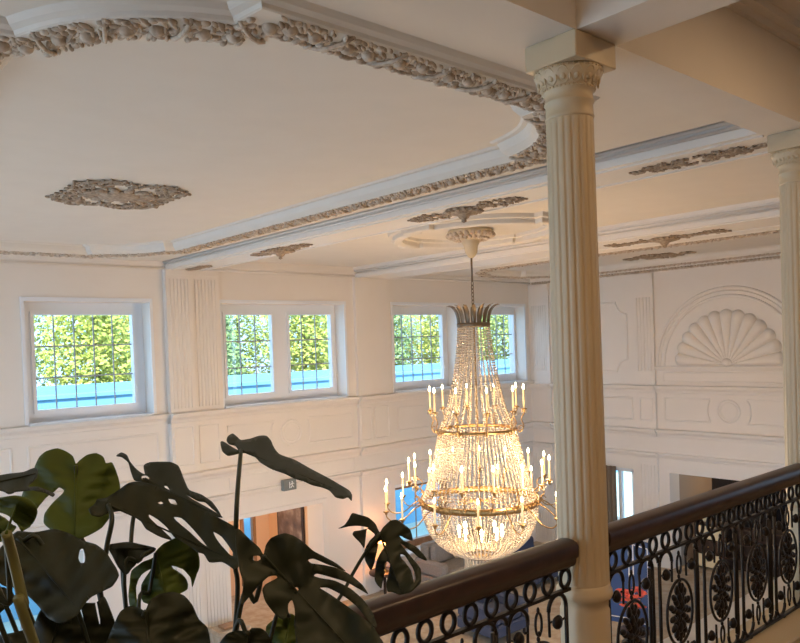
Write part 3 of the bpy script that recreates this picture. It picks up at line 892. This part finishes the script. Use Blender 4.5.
arm_set(10, 12, [(.55,-1.22),(.60,-1.26),(.65,-1.18),(.62,-1.08),(.66,-1.00),(.66,-.96)], .66, -.93, True, hc=.26)
# inner bulbs seen through the basket
q = MB()
b0 = MB().lathe([(.012,-2.74),(.012,-2.66),(.026,-2.63),(.022,-2.59),(.004,-2.56)], CX+.30, CY, 10).build('inner_bulb', M['bulb'], ch, org=(CX,CY,-3.2))
for k in range(1, 8): copy_child(b0, ch, rz=2*pi*k/8)

# ------------------------------------------------------------------ monstera
fwd = None
def cam_matrix():
    y, t, r = 0.71980368, -0.01856798, -0.03565368
    f = Vector((sin(y)*cos(t), cos(y)*cos(t), sin(t))); rt = Vector((cos(y), -sin(y), 0)); up = rt.cross(f)
    c, s = cos(r), sin(r)
    return rt*c+up*s, up*c-rt*s, f
RT, UPV, FW = cam_matrix()
FPX, PX, PY = 759.21, 397.15, 359.575
def sp(u, v, d):
    """a point of the room d metres ahead of the eye (surveyed from the photograph)"""
    return FW*d+RT*((u-PX)/FPX*d)-UPV*((v-PY)/FPX*d)
from mathutils.geometry import delaunay_2d_cdt
def inside(p, poly):
    c = False; x, y = p; j = len(poly)-1
    for i in range(len(poly)):
        xi, yi = poly[i]; xj, yj = poly[j]
        if (yi > y) != (yj > y) and x < (xj-xi)*(y-yi)/(yj-yi)+xi: c = not c
        j = i
    return c
def smooth_loop(P, k=4):
    n = len(P); out = []
    for i in range(n):
        a, b, c, d = [Vector(P[(i+j) % n]) for j in (-1, 0, 1, 2)]
        for j in range(k):
            t = j/k; q = .5*((2*b)+(c-a)*t*.9+(2*a-5*b+4*c-d)*t*t*.9+(3*b-a-3*c+d)*t**3*.9)
            q = b.lerp(c, t)*.25+q*.75
            out.append((q.x, q.y))
    return out
def blade(outline, holes, depth, rib=None):
    """leaf blade: smooth outline with its splits and holes, meshed finely and laid on a curved surface"""
    loops = [smooth_loop(outline)]+[smooth_loop(h, 3) for h in holes]
    vs = []; es = []
    for L in loops:
        n = len(vs); vs += [Vector(p) for p in L]; es += [(n+i, n+(i+1) % len(L)) for i in range(len(L))]
    xs = [p[0] for p in loops[0]]; ys = [p[1] for p in loops[0]]
    st = max((max(xs)-min(xs))/26, 2.2); y = min(ys); r = 0
    while y < max(ys):
        x = min(xs)+(st/2 if r % 2 else 0)
        while x < max(xs):
            if inside((x, y), loops[0]) and not any(inside((x, y), h) for h in loops[1:]): vs.append(Vector((x, y)))
            x += st
        y += st*.87; r += 1
    ov, oe, of, *_ = delaunay_2d_cdt(vs, es, [], 0, 1e-5)
    fs = []
    for f in of:
        c = sum((ov[i] for i in f), Vector((0,0)))/len(f); c = (c.x, c.y)
        if inside(c, loops[0]) and not any(inside(c, h) for h in loops[1:]): fs.append(tuple(f))
    q = MB(); q.add([sp(p.x, p.y, depth(p.x, p.y)) for p in ov], fs, True)
    return q
mon = empty('monstera_plant', (.52, 1.18, -2.02))
tag(mon, 'big potted monstera with split dark green leaves filling the lower left corner', 'potted plant')
pc = (.52, 1.18)
po = MB().lathe([(.13,-2.02),(.17,-1.98),(.20,-1.75),(.215,-1.62),(.22,-1.60),(.20,-1.60),(.19,-1.64),(.0,-1.65)], pc[0], pc[1], 36).build('pot', M['pot'], mon)
MB().lathe([(.19,-1.65),(.18,-1.635),(.0,-1.63)], pc[0], pc[1], 24).build('soil', M['soil'], po)
MB().tube(catmull([(.52,1.18,-1.66),(.50,1.16,-1.4),(.53,1.20,-1.2),(.52,1.17,-1.05)], 6), .017, 8).build('trunk', M['stem'], mon)
def dseg(u, v, a, b):
    ax, ay = a; bx, by = b; t = max(0, min(1, ((u-ax)*(bx-ax)+(v-ay)*(by-ay))/((bx-ax)**2+(by-ay)**2)))
    return sqrt((u-ax-t*(bx-ax))**2+(v-ay-t*(by-ay))**2), t
def leaf(reg, sc, pts, d0, gx, gy, rib, holes=(), fold=.08, droop=.06, m_='leaf', stalk=None, pr=.0036, sm='stem', ripple=.006):
    """reg: corner, sc: scale of the survey grid the outline was measured on"""
    cv = lambda P: [(reg[0]+x/sc, reg[1]+y/sc) for x, y in P]
    O = cv(pts); H = [cv(h) for h in holes]; (a, b) = cv(rib)
    uc = sum(p[0] for p in O)/len(O); vc = sum(p[1] for p in O)/len(O)
    def depth(u, v):
        d, t = dseg(u, v, a, b)
        return d0+gx*(u-uc)/100+gy*(v-vc)/100+fold*d/100-droop*(t-.3)**2+ripple*sin(d*.16+t*9)+ripple*.5*sin(t*38+d*.08)*min(1, d/14)
    q = blade(O, H, depth); B = sp(*a, depth(*a))
    o = q.build('leaf', M[m_], mon, org=tuple(B))
    md = o.modifiers.new('thickness', 'SOLIDIFY'); md.thickness = .0012
    r = MB(); R_ = [(a[0]+(b[0]-a[0])*k/14, a[1]+(b[1]-a[1])*k/14) for k in range(15)]
    r.tube([sp(u, v, depth(u, v)-.0015) for u, v in R_], [.0022*(1-.7*k/14) for k in range(15)], 5)
    r.build('midrib', M[m_], o)
    root = (pc[0], pc[1], -1.15)
    P = [tuple(B)]+[tuple(sp(*c)) for c in (stalk or [])]+[root]
    MB().tube(catmull(P, 8), pr, 7).build('petiole', M[sm], o)
    return o
R1 = ((0,440), 6.433); R2 = ((80,440), 4.944); R3 = ((210,425), 5.333); R4 = ((220,520), 4.706); R5 = ((330,500), 5.845); R6 = ((100,520), 5.229); R7 = ((0,520), 5.225)
# pale green blade facing the eye, upper left; backlight put into its colour
leaf(*R1, [(487,152),(470,105),(430,75),(370,53),(300,70),(255,105),(225,165),(205,235),(165,300),(140,360),(165,430),(225,475),(238,440),(295,372),(345,332),(380,306),(410,322),(400,345),(340,402),(288,470),(280,530),(310,565),(400,625),(500,640),(600,600),(660,560),(720,480),(765,400),(772,300),(755,220),(722,145),(682,148),(665,108),(620,84),(560,95),(512,130)],
     1.46, .02, -.10, [(487,165),(480,610)], fold=.05, m_='leaf_light', stalk=[(80,530,1.5),(100,600,1.45)])
# long blade seen almost edge-on, on a tall dark stalk
leaf(*R3, [(55,95),(70,90),(110,115),(150,136),(135,112),(103,104),(88,84),(95,62),(120,48),(145,65),(165,82),(215,75),(260,60),(300,60),(325,85),(340,120),(370,158),(450,188),(540,238),(630,285),(690,320),(740,350),(757,375),(755,405),(735,387),(710,395),(670,387),(650,365),(635,350),(600,335),(545,322),(500,302),(450,287),(400,262),(330,237),(270,202),(235,167),(200,152),(160,152),(125,161),(95,165),(65,140)],
     1.36, .10, -.75, [(165,135),(745,375)], fold=.10, droop=.03, stalk=[(237,500,1.27),(235,560,1.27),(234,640,1.28)], pr=.0042, ripple=.01)
# folded blade behind the wide one
leaf(*R2, [(180,80),(203,64),(232,76),(247,108),(280,147),(320,172),(314,130),(345,112),(440,110),(482,127),(500,160),(520,212),(540,250),(600,272),(650,305),(680,342),(700,380),(655,342),(620,310),(580,302),(520,268),(560,298),(640,342),(706,384),(640,372),(560,332),(480,292),(425,262),(375,228),(330,212),(300,206),(268,200),(250,155),(238,112),(207,86)],
     1.40, .05, -.35, [(320,190),(700,384)], holes=[[(305,180),(325,176),(340,185),(338,202),(310,200)],[(415,230),(430,228),(445,250),(430,250)]], fold=.06, stalk=[(133.6,517,1.4),(130,560,1.36),(126,608,1.33)], pr=.0040)
# wide split blade sweeping right
leaf(*R2, [(85,292),(130,285),(190,247),(240,212),(300,205),(370,225),(420,250),(480,275),(540,310),(620,350),(700,392),(760,425),(800,455),(806,540),(798,600),(770,640),(735,618),(700,600),(640,602),(612,562),(580,552),(540,522),(492,492),(466,478),(430,432),(385,392),(345,368),(340,378),(365,405),(420,455),(455,492),(400,478),(330,440),(300,400),(250,368),(210,350),(150,357),(100,377),(60,370),(45,340),(75,312)],
     1.28, .06, -.22, [(140,320),(775,600)], holes=[[(463,380),(500,384),(560,440),(628,524),(600,508),(540,452),(480,402)],[(658,453),(700,478),(762,565),(745,570),(700,522),(672,484)],[(436,290),(468,296),(480,320),(450,314)],[(385,310),(400,303),(412,312),(398,317)]],
     fold=-.05, droop=.10, stalk=[(112,520,1.25),(106,553,1.24),(103,610,1.22)], pr=.0042)
# mid green blade below it
leaf(*R6, [(290,165),(330,125),(375,102),(420,85),(480,110),(512,165),(522,235),(500,300),(484,350),(472,300),(432,256),(378,239),(385,255),(430,284),(456,320),(458,360),(400,392),(360,430),(290,450),(228,430),(215,400),(216,340),(240,297),(267,256),(215,288),(190,340),(190,410),(205,480),(160,460),(148,400),(155,330),(165,265),(220,222),(280,195)],
     1.38, .02, -.05, [(292,172),(350,430)], fold=.05, m_='leaf_light', stalk=[(150,590,1.36),(140,640,1.3)])
leaf(*R6, [(38,132),(90,120),(150,114),(230,130),(292,147),(280,166),(240,190),(200,214),(170,250),(140,284),(108,262),(84,220),(66,185)],
     1.33, .05, -.25, [(284,150),(60,150)], fold=.05, stalk=[(140,560,1.33),(126,608,1.3)])
# two rounded dark blades at the bottom
leaf(*R6, [(30,660),(50,600),(75,540),(105,480),(150,450),(200,455),(235,477),(260,422),(310,388),(380,375),(440,395),(482,442),(518,520),(560,560),(577,640),(560,760),(460,900),(300,960),(160,880),(70,780)],
     1.04, .02, -.05, [(236,480),(290,900)], fold=.06, stalk=[(140,660,1.1)])
# large split blade, lower middle
leaf(*R4, [(205,162),(215,120),(240,85),(300,62),(350,75),(400,110),(440,145),(500,178),(550,205),(592,240),(550,224),(500,207),(440,182),(414,187),(430,203),(490,212),(560,228),(620,262),(670,305),(697,347),(650,320),(600,292),(530,272),(460,252),(442,262),(470,272),(540,286),(610,320),(670,370),(715,430),(738,490),(724,508),(690,462),(640,402),(580,357),(510,320),(468,318),(520,350),(590,400),(660,450),(722,502),(765,580),(790,700),(640,790),(500,760),(400,680),(365,600),(352,500),(352,430),(341,377),(322,395),(318,440),(300,467),(255,437),(215,387),(200,332),(215,302),(268,273),(266,261),(230,265),(180,312),(130,372),(98,400),(108,330),(110,290),(95,240),(85,180),(75,120),(75,50),(90,42),(140,90),(185,130)],
     1.16, .04, -.10, [(208,170),(700,700)], holes=[[(158,170),(184,167),(192,184),(172,194),(155,186)],[(350,320),(362,316),(370,328),(358,334)]], fold=-.04, droop=.12, stalk=[(256,600,1.2),(236,632,1.2)], pr=.004)
# blade hanging in front of the rail
leaf(*R5, [(290,188),(310,160),(350,122),(390,115),(430,140),(470,175),(484,238),(440,222),(408,210),(430,236),(500,270),(540,310),(567,347),(555,352),(520,337),(480,302),(412,252),(440,290),(490,350),(530,402),(532,480),(500,515),(470,540),(410,552),(365,535),(335,530),(330,480),(345,420),(351,375),(336,357),(320,375),(318,430),(305,490),(299,517),(262,470),(265,400),(275,350),(300,300),(327,263),(310,240),(285,243),(278,285),(265,340),(247,402),(234,406),(205,352),(200,300),(230,240),(262,205),(238,180),(216,170),(208,230),(200,284),(178,250),(134,205),(140,183),(180,176),(226,163),(180,152),(120,152),(48,167),(85,145),(110,110),(130,76),(180,88),(225,102),(265,137)],
     1.36, .03, -.08, [(290,195),(420,545)], holes=[[(413,316),(440,325),(480,390),(500,450),(490,484),(474,412),(438,362),(415,337)]], fold=.04, stalk=[(364,555,1.35),(352,575,1.34),(338,600,1.32),(300,650,1.3)], pr=.0032)
# dark mass on the left
leaf(*R7, [(45,105),(90,62),(180,66),(280,50),(360,70),(430,110),(500,130),(555,170),(600,240),(622,290),(590,345),(540,372),(480,402),(440,442),(400,500),(330,540),(260,520),(190,440),(130,385),(60,350),(10,340),(-60,250),(0,150)],
     1.10, .03, -.16, [(90,90),(420,480)], holes=[[(418,158),(434,152),(444,190),(440,226),(420,226),(410,200)]], fold=.05, stalk=[(60,590,1.15)])
leaf(*R7, [(-80,640),(-10,600),(60,590),(120,575),(172,556),(205,480),(262,405),(330,420),(420,430),(500,432),(545,400),(582,480),(604,560),(590,700),(420,900),(150,940),(-50,840)],
     1.14, .03, -.06, [(330,440),(200,900)], holes=[[(412,470),(424,466),(446,570),(440,582)],[(498,440),(508,430),(524,520),(520,545)]], fold=.05, stalk=[(90,650,1.15)])
leaf(*R7, [(-90,330),(-30,350),(20,352),(62,372),(80,410),(60,440),(20,470),(-40,520),(-90,560)], 1.2, .03, -.1, [(70,400),(-80,480)], fold=.05, stalk=[(40,640,1.2)])
leaf(*R1, [(-60,230),(0,225),(60,215),(150,205),(215,180),(243,190),(238,235),(205,272),(180,300),(240,300),(300,320),(352,345),(340,362),(290,337),(210,322),(110,330),(60,345),(0,322),(-60,330)],
     1.22, .05, -.5, [(-50,280),(230,215)], fold=.05, stalk=[(-10,560,1.2),(20,640,1.18)])
# pale blade with a thick pale stalk at the left edge
leaf(*R1, [(-60,380),(0,370),(80,358),(160,370),(222,412),(242,462),(222,522),(172,572),(140,584),(100,532),(60,492),(0,467),(-60,470)],
     .98, .04, -.1, [(40,600),(120,380)], fold=.08, m_='leaf_light', stalk=[(14,562,.97),(24,605,.97),(36,650,.98)], pr=.0068, sm='stem_light')
leaf(*R1, [(-60,490),(0,482),(60,532),(104,562),(72,604),(20,650),(-60,660)], 1.0, .04, -.1, [(40,610),(-50,520)], fold=.08, m_='leaf_light', stalk=[(10,600,1.02),(10,650,1.02)])
leaf(*R4, [(218,500),(260,465),(320,440),(352,450),(365,520),(380,640),(330,720),(250,680),(215,580)], 1.26, .02, -.05, [(330,450),(290,700)], m_='leaf_light', fold=.05, stalk=[(270,640,1.25)])
leaf(*R4, [(-10,600),(30,537),(80,520),(130,524),(150,508),(190,508),(220,530),(252,600),(240,720),(120,800),(0,740)], 1.12, .02, -.05, [(135,530),(120,780)], fold=.05, stalk=[(230,660,1.15)])

# ------------------------------------------------------------------ things on the hall floor and lower walls
# picture in the bay
p = MB().box(8.405, 8.445, 12.60, 13.55, -4.35, -3.08); r_ = p.build('painting', M['darkwood'])
MB().box(8.395, 8.405, 12.65, 13.50, -4.30, -3.13).build('canvas', M['painting'], r_)
tag(r_, 'dark mottled sepia painting on the side wall of the peach bay', 'painting')
# exit sign
s_ = MB().bbox(7.52, 7.80, YW-.15, YW-.05, -2.60, -2.40, .01); r_ = s_.build('exit_sign', M['exit'])
q = MB(); y = YW-.155
q.box(7.64, 7.655, y, y+.005, -2.56, -2.44)
q.ico((7.70, y, -2.445), (.014,.004,.014), 1)
for a, b in (((7.70,-2.46),(7.70,-2.51)),((7.70,-2.51),(7.67,-2.555)),((7.70,-2.51),(7.735,-2.55)),((7.70,-2.47),(7.665,-2.495)),((7.70,-2.47),(7.74,-2.48))):
    q.tube([(a[0],y,a[1]),(b[0],y,b[1])], .008, 5)
q.build('pictogram', M['white'], r_)
tag(r_, 'small grey sign with a pale running figure above the bay opening', 'sign')
# torchiere glowing behind the right-hand monstera leaf
lx, ly = 9.55, 11.5
r_ = empty('table_lamp', (lx, ly, -4.45))
MB().lathe([(.09,-4.45),(.09,-4.43),(.03,-4.40),(.05,-4.3),(.03,-4.2),(.015,-4.15),(.012,-4.05),(.0,-4.05)], lx, ly, 20).build('base', M['brass'], r_)
MB().lathe([(.19,-4.20),(.13,-3.88)], lx, ly, 28, cap=False).build('lamp_shade', M['lampglow'], r_)
tag(r_, 'lit lamp with an orange glowing shade, behind the right-hand monstera leaf', 'lamp')
r_ = empty('side_table', (lx, ly, FL))
MB().lathe([(.30,-4.50),(.31,-4.48),(.30,-4.45),(.0,-4.45)], lx, ly, 30).build('tabletop', M['darkwood'], r_)
MB().lathe([(.18,FL),(.16,-4.97),(.03,-4.93),(.03,-4.5)], lx, ly, 20).build('leg', M['darkwood'], r_)
tag(r_, 'small round dark side table carrying the orange lamp', 'table')
def sofa(x0, x1, y0, y1, mt, label, cushions=2, legm='darkwood', cat='sofa', nm='sofa', face=-1):
    r_ = empty(nm, ((x0+x1)/2, (y0+y1)/2, FL)); z = FL
    for a in (x0+.08, x1-.08):
        for b in (y0+.08, y1-.08): MB().tube([(a, b, z), (a, b, z+.13)], .025, 8).build('leg', M[legm], r_)
    MB().bbox(x0, x1, y0, y1, z+.12, z+.32, .03).build('base', M[mt], r_)
    for a, b in ((x0, x0+.18), (x1-.18, x1)): MB().bbox(a, b, y0, y1, z+.32, z+.62, .05).build('armrest', M[mt], r_)
    yb0, yb1 = (y1-.22, y1) if face < 0 else (y0, y0+.22)
    MB().bbox(x0+.18, x1-.18, yb0, yb1, z+.32, z+.88, .05).build('backrest', M[mt], r_)
    w = (x1-x0-.36)/cushions
    for i in range(cushions):
        MB().bbox(x0+.19+i*w, x0+.17+(i+1)*w, min(y0+.02, y0+.02) if face < 0 else y0+.23, (y1-.23) if face < 0 else y1-.02, z+.32, z+.46, .04).build('seat_cushion', M[mt], r_)
    return tag(r_, label, cat)
sofa(10.4, 12.6, 10.7, 11.6, 'sofa', 'grey upholstered sofa under the wood framed window behind the chandelier')
for i, x in enumerate((10.85, 11.5, 12.15)):
    tag(MB().bbox(x-.22, x+.22, 11.22, 11.36, -4.53, -4.10, .06).build('cushion', M['sofa' if i != 1 else 'cream']), ['grey cushion at the left end of the grey sofa','cream cushion in the middle of the grey sofa','grey cushion at the right end of the grey sofa'][i], 'cushion', 'cushions on the grey sofa')
sofa(9.2, 10.1, 8.3, 9.2, 'bluefab', 'blue armchair on the hall floor seen through the balustrade, left of the near column', 1, cat='armchair', nm='armchair')
sofa(11.9, 12.8, 9.6, 10.4, 'bluefab', 'blue armchair near the corner seen through the balustrade', 1, cat='armchair', nm='armchair')
# ottoman with a magazine
ox, oy = 6.15, 11.55
r_ = empty('ottoman', (ox, oy, FL)); MB().bbox(ox-.32, ox+.32, oy-.22, oy+.22, FL+.1, FL+.36, .04).build('seat', M['carpet'], r_)
for a in (-.26,.26):
    for b in (-.16,.16): MB().tube([(ox+a,oy+b,FL),(ox+a,oy+b,FL+.11)], .02, 8).build('leg', M['darkwood'], r_)
tag(r_, 'orange patterned ottoman against the fluted pilaster behind the monstera', 'ottoman')
tag(MB().bbox(ox-.16, ox+.12, oy-.13, oy+.10, FL+.36, FL+.40, .005).build('book', M['oak']), 'yellow brown book lying on the patterned ottoman', 'book')
# curtain at the right wall window
m = MB(); vs = []; n = 60
for i in range(n+1):
    y = 9.64+1.15*i/n; d = .04*sin(i*1.1)
    vs += [(XR-.07+d, y, -4.9), (XR-.07+d*.8, y, -2.90)]
m.add(vs, [(2*i, 2*i+2, 2*i+3, 2*i+1) for i in range(n)], True)
r_ = m.build('curtain', M['curtain']); md = r_.modifiers.new('t', 'SOLIDIFY'); md.thickness = .006
tag(r_, 'dark taupe curtain beside the lower window just right of the near column', 'curtain')
# blue screen
r_ = empty('folding_screen', (11.6, 7.45, FL))
for i, (a, b, d) in enumerate(((6.85,7.27,0),(7.27,7.69,.08),(7.69,8.11,0))):
    d0, d1 = (0,.12) if i % 2 == 0 else (.12,0)
    q = MB(); x0 = 11.5
    q.add([(x0+d0,a,FL),(x0+d1,b,FL),(x0+d1,b,-3.49),(x0+d0,a,-3.49),(x0+d0+.03,a,FL),(x0+d1+.03,b,FL),(x0+d1+.03,b,-3.49),(x0+d0+.03,a,-3.49)],
          [(0,1,2,3),(4,5,6,7),(0,1,5,4),(1,2,6,5),(2,3,7,6),(3,0,4,7)])
    pn = q.build('screen_panel', M['blue'], r_)
    t = MB()
    def L_(t0, z0, t1, z1):
        t.tube([(x0+d0+(d1-d0)*t0-.006, a+(b-a)*t0, z0), (x0+d0+(d1-d0)*t1-.006, a+(b-a)*t1, z1)], .010, 5)
    for z in (-4.9,-3.59): L_(.1,z,.9,z)
    for u in (.1,.9): L_(u,-4.9,u,-3.59)
    t.build('trim_line', M['frame'], pn)
tag(r_, 'blue folding screen with pale trim lines behind the flowers', 'screen')
# flowers on a pedestal
fx, fy = 10.85, 6.78
r_ = empty('pedestal_table', (fx, fy, FL))
MB().lathe([(.22,FL),(.2,-4.96),(.05,-4.9),(.04,-4.80)], fx, fy, 20).build('pillar', M['darkwood'], r_)
MB().lathe([(.25,-4.80),(.26,-4.78),(.25,-4.76),(.0,-4.76)], fx, fy, 28).build('tabletop', M['darkwood'], r_)
tag(r_, 'small dark pedestal table under the coral flowers', 'table')
r_ = empty('flower_vase', (fx, fy, -4.76))
MB().lathe([(.06,-4.76),(.09,-4.67),(.08,-4.57),(.045,-4.50),(.055,-4.47)], fx, fy, 20, cap=False).build('vase', M['bluefab'], r_)
rnd = random.Random(2); q = MB()
for k in range(26):
    a = rnd.uniform(0, 2*pi); r0 = rnd.uniform(.02,.20); z = -4.22+rnd.uniform(-.14,.20)-r0*.4
    c = Vector((fx+r0*cos(a), fy+r0*sin(a), z)); q.ico(c, .028, 1)
    for j in range(6):
        b_ = j*pi/3; q.ico(c+Vector((cos(b_)*.04, sin(b_)*.04, .004)), (.034,.022,.014), 1, Matrix.Rotation(b_,3,'Z'))
q.build('blossoms', M['red'], r_)
q = MB()
for k in range(16):
    a = rnd.uniform(0, 2*pi); r0 = rnd.uniform(.05,.18)
    q.tube([(fx,fy,-4.5),(fx+r0*.6*cos(a),fy+r0*.6*sin(a),-4.34),(fx+r0*cos(a),fy+r0*sin(a),-4.2)], .004, 4)
    q.ico((fx+r0*cos(a+.5), fy+r0*sin(a+.5), -4.36), (.06,.02,.008), 1, Matrix.Rotation(a,3,'Z'))
q.build('greenery', M['green'], r_)
tag(r_, 'vase of coral red flowers glimpsed through the scrolled balustrade', 'flowers')
# television and cabinet in the side room
r_ = MB().bbox(15.55, 15.60, 6.2, 7.75, -3.95, -3.0, .01).build('television', M['black'])
tag(r_, 'wide black television above the handrail in the right opening', 'television')
r_ = empty('media_cabinet', (15.6, 6.9, FL))
x0, x1, y0, y1 = 15.4, 15.85, 5.6, 8.1
q = MB(); q.bbox(x0, x1, y0, y1, -4.05, -4.0, .008)
for y in (y0, y0+.6, y1-.64, y1-.04): q.box(x0+.02, x1, y, y+.04, FL, -4.05)
q.box(x1-.03, x1, y0, y1, FL, -4.05)
q.build('carcass', M['darkwood'], r_)
for i, (a, b) in enumerate(((y0+.04,y0+.6),(y1-.60,y1-.04))):
    for j in range(3):
        z0 = FL+.06+j*.30
        d = MB().bbox(x0, x0+.03, a+.01, b-.01, z0, z0+.27, .006).build('drawer', M['cream' if (i == 1 and j != 1) else 'darkwood'], r_)
        MB().ico((x0-.012, (a+b)/2, z0+.14), .016, 1).build('knob', M['brass'], d)
q = MB()
for j in range(2): q.box(x0+.04, x1-.03, y0+.64, y1-.64, FL+.30+j*.32, FL+.33+j*.32)
q.build('shelf', M['darkwood'], r_)
tag(r_, 'dark wooden media cabinet with cream drawers below the television', 'cabinet')
# post carrying the television
MB().box(15.60, 15.66, 6.8, 7.1, -4.0, -3.3).build('stand', M['black'], bpy.data.objects['television'])
tag(MB().lathe([(.05,-4.0),(.09,-3.95),(.07,-3.8),(.03,-3.72),(.04,-3.70),(.0,-3.70)], 15.55, 7.9, 20).build('vase', M['cream']), 'small cream vase at the left end of the media cabinet', 'vase')

# ------------------------------------------------------------------ outside the windows
struct(MB().box(-30, 60, YW+2.5, 70, -6.2, -6.0).build('floor', M['grass']), 'garden lawn outside the windows')
r_ = empty('neighbouring_wing', (12, 24, -6.0))
q = MB(); q.box(-6, 40, 19.0, 29, -6.0, -1.30); q.build('wall', M['roof'], r_)
q = MB(); q.box(-6, 40, 18.9, 19.1, -1.30, -.98); q.box(-6, 40, 28.6, 29, -1.30, -1.02); q.build('parapet', M['roof'], r_)
q = MB(); q.box(-6.1, 40.1, 18.82, 19.2, -.98, -.90); q.build('coping', M['roof'], r_)
tag(r_, 'low flat roofed pale blue wing seen through the bottom of the upper windows', 'building')
def tree(x, y, h, r, mt, label, seed, conifer=False):
    rnd = random.Random(seed); root = empty('tree', (x, y, -6.0))
    z0 = -6.0
    MB().tube([(x,y,z0),(x+.1,y,z0+h*.4),(x,y+.1,z0+h*.9)], [.16,.11,.05], 8).build('trunk', M['bark'], root)
    q = MB(); n = 7500
    for i in range(n):
        if conifer:
            t = rnd.random()**1.2; zz = z0+h*(.12+.88*t); rr = r*(1-t)**.8*sqrt(rnd.uniform(.3,1)); a = rnd.uniform(0, 2*pi)
            p = Vector((x+rr*cos(a), y+rr*sin(a), zz))
        else:
            d = Vector((rnd.gauss(0,1), rnd.gauss(0,1), rnd.gauss(0,1))).normalized()
            rr = r*(.25+.75*rnd.random()**.6)*(.86+.12*sin(3*d.x+seed)*cos(4*d.z+seed))
            p = Vector((x, y, z0+h*.58))+Vector((d.x*rr, d.y*rr, d.z*h*.46*rr/r))
        s_ = rnd.uniform(.07,.15)
        u = Vector((rnd.gauss(0,1), rnd.gauss(0,1), rnd.gauss(0,1))).normalized(); w = u.orthogonal().normalized()
        q.add([p-u*s_, p-w*s_*.6, p+u*s_, p+w*s_*.6], [(0,1,2,3)])
    q.build('crown', M[mt], root)
    return tag(root, label, 'tree', 'trees beyond the pale blue wing')
TR = [(9.4,38.6,12,3.0,'tree1','mid green tree far back at the left edge of the left window'),
      (15.6,38.6,12,3.0,'tree3','golden tree far back at the right edge of the left window'),
      (21.8,38.6,12,3.0,'tree1','green tree far back in the left half of the double window'),
      (28.0,38.6,12,3.0,'tree0','yellow green tree far back at the right edge of the double window'),
      (34.2,38.6,12,3.0,'tree3','golden tree far back in the third window from the left'),
      (40.4,38.6,12,3.0,'tree1','green tree far back behind the chandelier crown'),
      (11.6,32.6,10.5,2.4,'tree0','yellow green tree filling the middle of the left window'),
      (17.0,32.6,10.5,2.4,'tree2','dark conical tree at the left edge of the double window'),
      (22.2,32.6,10.5,2.4,'tree0','yellow green tree in the right half of the double window'),
      (27.4,32.6,10.5,2.4,'tree2','dark green tree at the left edge of the third window from the left'),
      (32.6,32.6,10.5,2.4,'tree0','bright yellow green tree at the right edge of the third window'),
      (37.8,32.6,10.5,2.4,'tree1','green tree in the last window beside the room corner')]
for i, t in enumerate(TR): tree(*t, 50+i, conifer=(i == 7))

# ------------------------------------------------------------------ light
w = bpy.data.worlds.new('World'); bpy.context.scene.world = w; w.use_nodes = True
bg = w.node_tree.nodes['Background']; bg.inputs['Color'].default_value = (.46,.70,1,1); bg.inputs['Strength'].default_value = 2.7
def light(kind, name, loc, energy, color, size=.2, rot=None, **kw):
    l = bpy.data.lights.new(name, kind); l.energy = energy; l.color = color
    o = bpy.data.objects.new(name, l); C.objects.link(o); o.location = (loc[0], loc[1], loc[2]+ZO)
    if kind in ('POINT','SPOT'): l.shadow_soft_size = size
    if kind == 'AREA': l.shape = 'DISK'; l.size = size
    if kind == 'SUN': l.angle = radians(2)
    if rot: o.rotation_euler = rot
    return o
light('SUN', 'sun', (0,0,10), 8.0, (1,.93,.8), rot=(radians(48), 0, radians(-25)))
for i, (x, y, z, e) in enumerate(((CX+.3,CY-.2,-1.6,20),(CX-.3,CY+.2,-1.6,20),(CX,CY,-2.6,22),(CX,CY,-.9,14),(CX-.3,CY-1.3,-1.75,60),(CX+1.3,CY,-1.75,55),(CX-1.0,CY+.95,-1.75,60))):
    light('POINT', 'chandelier_light', (x,y,z), e, (1,.66,.36), .14)
light('POINT', 'table_lamp_light', (lx, ly, -3.98), 15, (1,.5,.2), .08)
light('POINT', 'bay_light', (7.4, 13.0, -3.2), 18, (1,.72,.45), .15)
light('POINT', 'side_room_light', (16.3, 7.6, -3.2), 8, (1,.75,.5), .15)
# unseen ceiling lamps added to light the gallery, above and behind the eye
for i, (x, y) in enumerate(((1.75,.2),(4.4,.6),(-1.0,.2))):
    r_ = empty('ceiling_lamp', (x, y, 1.88))
    MB().lathe([(.17,1.98),(.18,1.96),(.17,1.94),(.0,1.94)], x, y, 28).build('base', M['brass'], r_)
    MB().lathe([(.15,1.94),(.13,1.90),(.07,1.875),(.0,1.87)], x, y, 28).build('lamp_shade', M['cream'], r_)
    tag(r_, ['round gallery ceiling lamp above the plant, outside the picture','round gallery ceiling lamp between the columns, outside the picture','round gallery ceiling lamp left of the plant, outside the picture'][i], 'ceiling lamp', 'gallery ceiling lamps')
    light('AREA', 'gallery_light', (x, y, 1.86), 16, (1,.66,.36), .3)

# ------------------------------------------------------------------ camera
cam = bpy.data.cameras.new('camera'); co = bpy.data.objects.new('camera', cam); C.objects.link(co)
Mx = Matrix(((RT.x, UPV.x, -FW.x, 0), (RT.y, UPV.y, -FW.y, 0), (RT.z, UPV.z, -FW.z, ZO), (0,0,0,1)))
co.matrix_world = Mx
cam.sensor_width = 36; cam.sensor_fit = 'HORIZONTAL'; cam.lens = FPX/800*36
cam.shift_x = (400-PX)/800; cam.shift_y = (PY-321.5)/800; cam.clip_start = .05; cam.clip_end = 300
sc = bpy.context.scene; sc.camera = co
vs_ = sc.view_settings; vs_.view_transform = 'Standard'; vs_.look = 'None'; vs_.gamma = 1; vs_.use_curve_mapping = False
vs_.exposure = 0.42
sc.display_settings.display_device = 'sRGB'
